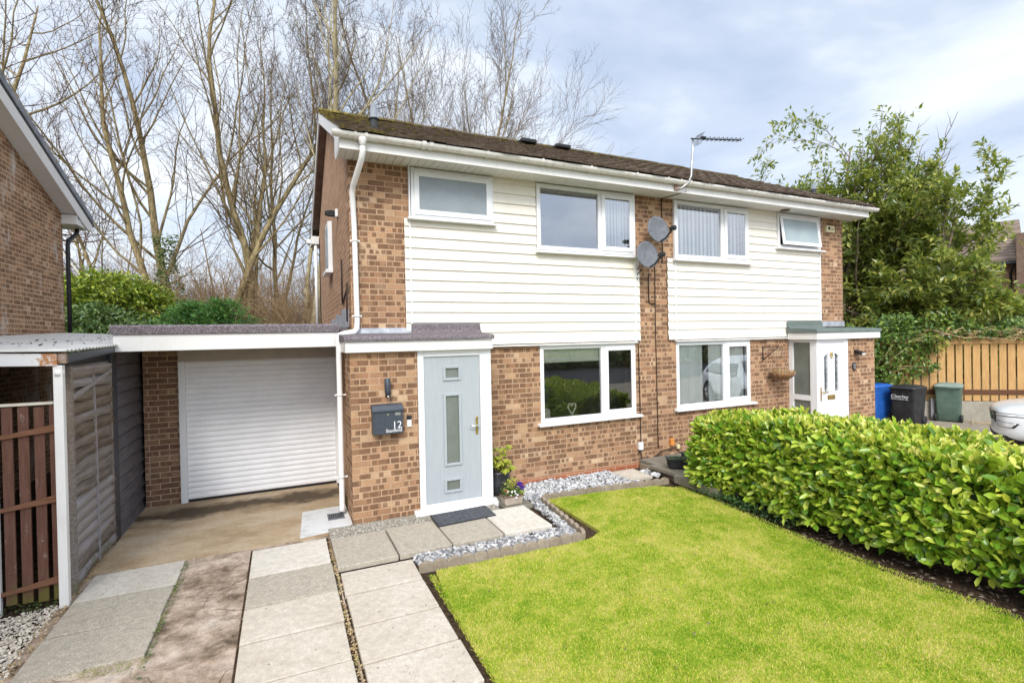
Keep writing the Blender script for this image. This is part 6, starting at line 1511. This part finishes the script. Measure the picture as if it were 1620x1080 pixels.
def clump_shrub(base, label, mat, n, blobs, L, W, name='evergreen_shrub', droop=.0, cat='shrub', group=None):
    """foliage spread through several irregular clumps (centre, radii)"""
    root = thing(name, base, label, cat, group=group)
    w = np.array([b[1][0]*b[1][1]*b[1][2] for b in blobs])**.7; w /= w.sum()
    idx = RNG.choice(len(blobs), n, p=w); c = np.array([b[0] for b in blobs])[idx]+np.array(base); R_ = np.array([b[1] for b in blobs])[idx]
    v = unit(RNG.normal(0,1,(n,3))); rr = RNG.uniform(.62,1.04,n)*(1+.16*np.sin(v[:,0]*7+idx)*np.sin(v[:,2]*6+v[:,1]*5))
    P = c+v*R_*rr[:,None]
    ok = P[:,2] > base[2]; P, v = P[ok], v[ok]; k = len(P)
    D = unit(v*.6+RNG.normal(0,.6,(k,3))+np.array([0,0,-droop])); Nn = unit(v*.5+RNG.normal(0,.5,(k,3))+np.array([0,0,.7]))
    leaves('foliage', P, D, Nn, RNG.uniform(L*.7,L*1.25,k), RNG.uniform(W*.75,W*1.25,k), M[mat], root, True)
    mb = MB(); r = random.Random(n)
    for b in blobs:
        for q in range(5):
            t = Vector(base)+Vector(b[0])+Vector([r.uniform(-.7,.7)*x for x in b[1]]); s0 = Vector(base)+Vector((r.uniform(-.3,.3),r.uniform(-.3,.3),0))
            mb.tube([s0, s0.lerp(t,.5)+Vector((0,0,-.2)), t], [.06,.035,.012], 5)
    mb.build('branches', M['bush_bark'], root)
    return root
clump_shrub((-5.9,13.6,-.1), 'domed yellow-green evergreen shrub above the carport roof', 'yellow_shrub_leaf', 13000, [((0,0,3.9),(1.3,1.1,.75)),((-.9,0,3.5),(.7,.8,.7)),((1.05,.1,3.6),(.9,.8,.65)),((.2,.2,3.0),(1.4,1,.8))], .17, .08)
clump_shrub((-5.6,12.3,-.1), 'loose grey-green evergreen shrub below the domed yellow-green one', 'rhodo_leaf', 14000, [((0,0,2.6),(1.1,.9,.8)),((-1.4,.2,2.2),(.9,.8,.7)),((1.0,0,2.3),(.9,.8,.75)),((.1,-.2,1.8),(1.6,1,.7)),((-.3,0,3.15),(.7,.6,.4))], .15, .065)
clump_shrub((-6.6,9.8,-.1), 'dark low evergreen shrub beside the black downpipe', 'rhodo_leaf', 7000, [((0,0,2.2),(.9,.7,.55)),((.9,.1,2.15),(.6,.6,.5)),((1.5,.2,2.0),(.5,.5,.5)),((-.5,0,1.7),(.9,.7,.6))], .10, .045)
clump_shrub((-3.1,13.4,-.1), 'straggly mixed shrub between the grey-green one and the conifer', 'rhodo_leaf', 4500, [((0,0,2.5),(.7,.6,.6)),((.5,0,2.1),(.7,.6,.5)),((-.5,0,2.2),(.5,.5,.6))], .11, .035)
# ivy on the many-stemmed tree
k = 2400; a = RNG.uniform(0,2*pi,k); z = RNG.uniform(2.0,6.4,k); rr = .26+.16*RNG.uniform(0,1,k)+.12*np.sin(z*2)
P = np.column_stack([-4.55+.0*z+rr*np.cos(a)-.05*(z-2), 16.5+rr*np.sin(a), z])
IV = thing('ivy', (-4.55,16.5,2), 'dark ivy climbing the left stem of the many-stemmed tree', 'ivy'); leaves('leaves', P, np.column_stack([np.cos(a),np.sin(a),RNG.normal(-.4,.5,k)]), np.column_stack([np.cos(a),np.sin(a),np.full(k,.6)])+RNG.normal(0,.3,(k,3)), RNG.uniform(.07,.13,k), RNG.uniform(.06,.10,k), M['rhodo_leaf'], IV, True)

def conifer(base, label, H, R, seed, mat='conifer_leaf', name='conifer', n=70, group=None):
    root = thing(name, base, label, 'conifer', group=group); rnd = random.Random(seed); mb = MB(); P, D, N = [], [], []
    mb.tube([base, Vector(base)+Vector((0,0,H))], [.07,.01], 6)
    for i in range(n):
        f = rnd.random()**.8; z = H*(.06+.9*f); L = R*(1-f)**.7*rnd.uniform(.75,1.15)+.12; a = rnd.uniform(0,2*pi)
        p0 = Vector(base)+Vector((0,0,z)); d = Vector((cos(a),sin(a),rnd.uniform(.25,.7))).normalized()
        mb.tube([p0, p0+d*L*.6, p0+d*L], [.015,.01,.004], 4)
        for q in range(int(26+L*42)):
            t = rnd.uniform(.35,1.06); c = p0+d*L*t+Vector((rnd.gauss(0,.11),rnd.gauss(0,.11),rnd.gauss(0,.07)))*(.5+L)
            P.append(c); D.append(d+Vector((rnd.gauss(0,.6),rnd.gauss(0,.6),rnd.gauss(0,.4)))); N.append((rnd.gauss(0,.5),rnd.gauss(0,.5),1))
    k = len(P); leaves('foliage', np.array(P), np.array(D), np.array(N), RNG.uniform(.08,.17,k), RNG.uniform(.018,.04,k), M[mat], root, True)
    mb.build('trunk', M['bush_bark'], root)
conifer((-3.25,11.4,.7), 'feathery dark green conifer shrub behind the garage roof, left of two', 2.75, 1.45, 41, n=210, group='conifer shrubs behind the garage')
conifer((-2.35,11.2,.6), 'feathery bright-tipped conifer shrub behind the garage roof, right of two', 2.95, 1.5, 42, n=210, group='conifer shrubs behind the garage')
conifer((24.4,5.7,.6), 'narrow dark conifer in front of the distant brick house, left of two', 4.3, .75, 43, n=90, group='conifers by the distant house')
conifer((25.2,4.9,.6), 'narrow dark conifer in front of the distant brick house, right of two', 4.6, .75, 44, n=90, group='conifers by the distant house')
conifer((11,-21,0), 'dark conifer across the road, mirrored in the window glass', 5.5, 1.8, 45, n=120)
# the opposite side of the road as the window glass mirrors it
clump_shrub((16,-23.5,-.1), 'long dark shrubbery across the road, seen only in the window glass', 'rhodo_leaf', 5200, [((-7+3.2*i,0,1.0+.3*sin(i*2)),(2.1,1.0,1.5+.5*sin(i*1.3))) for i in range(7)], .45, .2)

# ------------------------------------------------------------------ the big shrub beside the right house, ivy on the fence
BS = thing('laurel_tree', (15.25,2.3,0), 'tall untidy evergreen shrub with twisting stems beside the right house', 'large shrub')
rnd = random.Random(77); T, C = MB(), MB(); tips = []
pb = dict(max=2, n=[17,9], seg=[9,6,4], wob=[.14,.2,.24], up=[.03,.05,.03], sides=[7,5,3], ang=[46,44], len=[.42,.45], taper=[.35,.3], rad=[.45,.5], leaf_from=1)
for (d, L, r0, off) in [((-.10,.25,1),6.6,.10,(-.3,.3,0)),((-.12,.12,1),8.0,.12,(-.3,.2,0)),((-.05,.0,1),7.2,.13,(0,0,0)),((.10,-.1,1),6.7,.12,(.2,0,0)),((.28,-.25,1),6.5,.11,(.3,-.1,0)),((.46,-.42,1),6.0,.10,(.4,-.2,0)),((.62,-.6,1),4.0,.09,(.4,-.2,0)),((-.36,.3,.9),4.4,.09,(-.4,.2,0)),((-.2,-.55,1),4.2,.09,(0,-.2,0)),((.30,-.75,.9),3.8,.08,(.1,-.2,0)),((-.38,-.25,1),4.8,.09,(-.3,0,0)),((.1,.4,1),6.4,.1,(0,.3,0)),((.70,-.70,.75),2.8,.08,(.5,-.4,0)),((-.1,-.4,1),5.4,.08,(.1,-.2,0))]:
    branch([T,T,C], Vector((15.25,2.3,0))+Vector(off), Vector(d).normalized(), L, r0, 0, pb, rnd, tips, tipr=.18)
for i in range(26):   # bare dead shoots at the top
    q = Vector((14.9+rnd.uniform(-.6,2.4),2.5+rnd.uniform(-1.6,.4),rnd.uniform(5.2,6.3))); d = Vector((rnd.uniform(-.05,.5),rnd.uniform(-.4,0),1)).normalized()
    branch([C]*2, q, d, rnd.uniform(1.2,2.3), .022, 0, dict(max=1,n=[4],seg=[6,4],wob=[.1,.14],up=[.03,.03],sides=[4,3],ang=[32],len=[.4],taper=[.4],rad=[.6],leaf_from=9), rnd, tipr=.2)
T.tube([(14.6,2.5,1.0),(14.0,1.8,1.25),(14.1,1.35,1.8),(14.5,1.1,2.7),(14.55,1.2,3.8)], [.13,.12,.10,.085,.06], 8)
T.tube([(14.3,2.2,.9),(14.5,1.4,1.2),(15.0,.75,1.6),(15.4,.4,1.95)], [.12,.11,.08,.05], 8)
T.build('trunk', M['bush_bark'], BS, recalc=False); C.build('twigs', M['twig_grey'], BS, recalc=False)
P, D, N = [], [], []
for (p_, d_, lv) in tips:
    if p_.z < .9: continue
    m = 8 if lv == 2 else 4
    if p_.z > 7.0: m = int(m*.6)
    for q in range(m):
        ax = d_.orthogonal().normalized(); v = rot_about(ax, d_, rnd.uniform(0,2*pi)); nd = (d_*.7+v*.85+Vector((0,0,-.15)))
        P.append(p_+Vector((rnd.gauss(0,.05),rnd.gauss(0,.05),rnd.gauss(0,.05)))); D.append(nd); N.append(d_*.7+Vector((rnd.gauss(0,.35),rnd.gauss(0,.35),.8)))
k = len(P); print('laurel leaves', k)
leaves('foliage', np.array([tuple(v) for v in P]), np.array([tuple(v) for v in D]), np.array([tuple(v) for v in N]), RNG.uniform(.13,.225,k), RNG.uniform(.058,.088,k), M['laurel_leaf'], BS, True)

IF = thing('ivy', tuple(FO+Vector((0,0,1.7))), 'ivy and tangled bare stems spilling over the top of the timber fence', 'ivy')
k = 5200; s = RNG.uniform(-3.6,2.6,k); hh = .30+.12*np.sin(s*2.1)+.10*np.sin(s*5.3); ou = RNG.uniform(-.55,.28,k)
z = 2.0+RNG.uniform(-.18,1.0,k)*hh*1.5; z = np.where((ou > .1) & (s < 1.2), np.maximum(z, 1.93), z)
P = np.array(FO)+s[:,None]*np.array(FD)+ou[:,None]*np.array(FNRM)+np.column_stack([np.zeros(k),np.zeros(k),z])
leaves('leaves', P, RNG.normal(0,1,(k,3))+np.array([-.5,-.5,-.2]), RNG.normal(0,.4,(k,3))+np.array([-.4,-.4,.8]), RNG.uniform(.06,.12,k), RNG.uniform(.045,.08,k), M['ivy_leaf'], IF, True)
mb = MB()
for i in range(70):
    s0 = rnd.uniform(-3.5,.8); q = [Vector(fp(s0+.35*j*rnd.uniform(.6,1.2), rnd.uniform(-.05,.30), 1.92+rnd.uniform(-.02,.30)-.02*j)) for j in range(4)]
    mb.tube(q, [.012,.010,.008,.005], 5)
mb.build('stems', M['straw'], IF)
IG = thing('ivy', tuple(FO+FD*2.0), 'ivy and undergrowth behind the black bin at the left end of the timber fence', 'ivy')
k = 15000; s = RNG.uniform(.5,3.8,k); z = RNG.uniform(.0,1,k)**.8*2.1; ou = RNG.uniform(-.6,.34,k)
keep = (s > .95+.30*np.sin(z*3)+.2*np.sin(z*9)) ; s, z, ou = s[keep], z[keep], ou[keep]; k = len(s)
P = np.array(FO)+s[:,None]*np.array(FD)+ou[:,None]*np.array(FNRM)+np.column_stack([np.zeros(k),np.zeros(k),z])
leaves('leaves', P, RNG.normal(0,1,(k,3))+np.array([-.5,-.5,-.2]), RNG.normal(0,.4,(k,3))+np.array([-.4,-.4,.8]), RNG.uniform(.06,.12,k), RNG.uniform(.045,.08,k), M['ivy_leaf'], IG, True)
mb = MB()
for i in range(60):
    c = Vector(fp(rnd.uniform(1.6,3.6), rnd.uniform(-.2,.3), rnd.uniform(.3,1.4))); mb.tube([c, c+Vector((rnd.gauss(0,.2),rnd.gauss(0,.2),rnd.gauss(.1,.2))), c+Vector((rnd.gauss(0,.4),rnd.gauss(0,.4),rnd.gauss(.1,.3)))], [.01,.008,.004], 4)
mb.build('stems', M['straw'], IG)

# ------------------------------------------------------------------ camera, sky, light
cam = bpy.data.cameras.new('camera'); co = bpy.data.objects.new('camera', cam); COL.objects.link(co)
cam.sensor_width = 36; cam.lens = 793.73/1620*36; cam.clip_end = 1500; cam.clip_start = .05
yaw, pitch, roll = .4292, -.0087, -.02
f = Vector((sin(yaw)*cos(pitch), cos(yaw)*cos(pitch), sin(pitch))); r_ = Vector((cos(yaw),-sin(yaw),0)); u = r_.cross(f)
R_, U_ = r_*cos(roll)+u*sin(roll), u*cos(roll)-r_*sin(roll)
from mathutils import Matrix
m = Matrix((R_, U_, -f)).transposed().to_4x4(); m.translation = (-.7153,-6.7265,2.1811); co.matrix_world = m
sc = bpy.context.scene; sc.camera = co

SUN_EL, SUN_DIR = radians(40), Vector((-.42,-.9,0)).normalized()
sun = bpy.data.lights.new('sun', 'SUN'); so = bpy.data.objects.new('sun', sun); COL.objects.link(so)
sun.energy = 1.5; sun.angle = radians(20); sun.color = (1,.955,.89)
to_sun = Vector((SUN_DIR.x*cos(SUN_EL), SUN_DIR.y*cos(SUN_EL), sin(SUN_EL)))
so.rotation_euler = to_sun.to_track_quat('Z','Y').to_euler(); so.location = to_sun*40

w = bpy.data.worlds.new('World'); sc.world = w; w.use_nodes = True; nt = w.node_tree; nt.nodes.clear()
def N_(t, **k):
    n = nt.nodes.new(t)
    for a, b in k.items(): setattr(n, a, b)
    return n
out = N_('ShaderNodeOutputWorld'); bg = N_('ShaderNodeBackground'); bg.inputs[1].default_value = .105; nt.links.new(bg.outputs[0], out.inputs[0])
sky = N_('ShaderNodeTexSky', sky_type='NISHITA', sun_disc=False, sun_elevation=SUN_EL, sun_rotation=math.atan2(SUN_DIR.x, SUN_DIR.y), dust_density=2.0)
tc = N_('ShaderNodeTexCoord')
mp = N_('ShaderNodeMapping'); mp.inputs['Scale'].default_value = (1,1,2.6); nt.links.new(tc.outputs['Generated'], mp.inputs[0])
n1 = N_('ShaderNodeTexNoise'); n1.inputs['Scale'].default_value = 2.3; n1.inputs['Detail'].default_value = 5; n1.inputs['Roughness'].default_value = .52; n1.inputs['Distortion'].default_value = .5; nt.links.new(mp.outputs[0], n1.inputs['Vector'])
cr = N_('ShaderNodeValToRGB'); nt.links.new(n1.outputs['Fac'], cr.inputs[0])
CL = [(.33,(2.75,3.25,4.15)),(.44,(3.3,3.75,4.5)),(.53,(4.3,4.65,5.15)),(.68,(5.15,5.35,5.65))]
while len(cr.color_ramp.elements) < len(CL): cr.color_ramp.elements.new(.5)
for e, (p_, c_) in zip(cr.color_ramp.elements, CL): e.position = p_; e.color = (*c_, 1)
# the cloud sheet is thinner and brighter round the hidden sun
vd = N_('ShaderNodeVectorMath', operation='DOT_PRODUCT'); nt.links.new(tc.outputs['Generated'], vd.inputs[0]); vd.inputs[1].default_value = tuple(to_sun)
mr = N_('ShaderNodeMapRange'); mr.inputs['From Min'].default_value = .0; mr.inputs['From Max'].default_value = 1.; mr.inputs['To Min'].default_value = 1.0; mr.inputs['To Max'].default_value = 2.3; nt.links.new(vd.outputs['Value'], mr.inputs['Value'])
vs = N_('ShaderNodeVectorMath', operation='SCALE'); nt.links.new(cr.outputs[0], vs.inputs[0]); nt.links.new(mr.outputs[0], vs.inputs['Scale'])
mx = N_('ShaderNodeMix', data_type='RGBA'); mx.inputs[0].default_value = .9; nt.links.new(sky.outputs[0], mx.inputs[6]); nt.links.new(vs.outputs[0], mx.inputs[7])
nt.links.new(mx.outputs[2], bg.inputs[0])
sc.view_settings.view_transform = 'Standard'; sc.view_settings.look = 'None'; sc.view_settings.gamma = 1; sc.view_settings.exposure = 1.08
sc.cycles.max_bounces = 6; sc.cycles.transparent_max_bounces = 8; sc.cycles.use_denoising = True
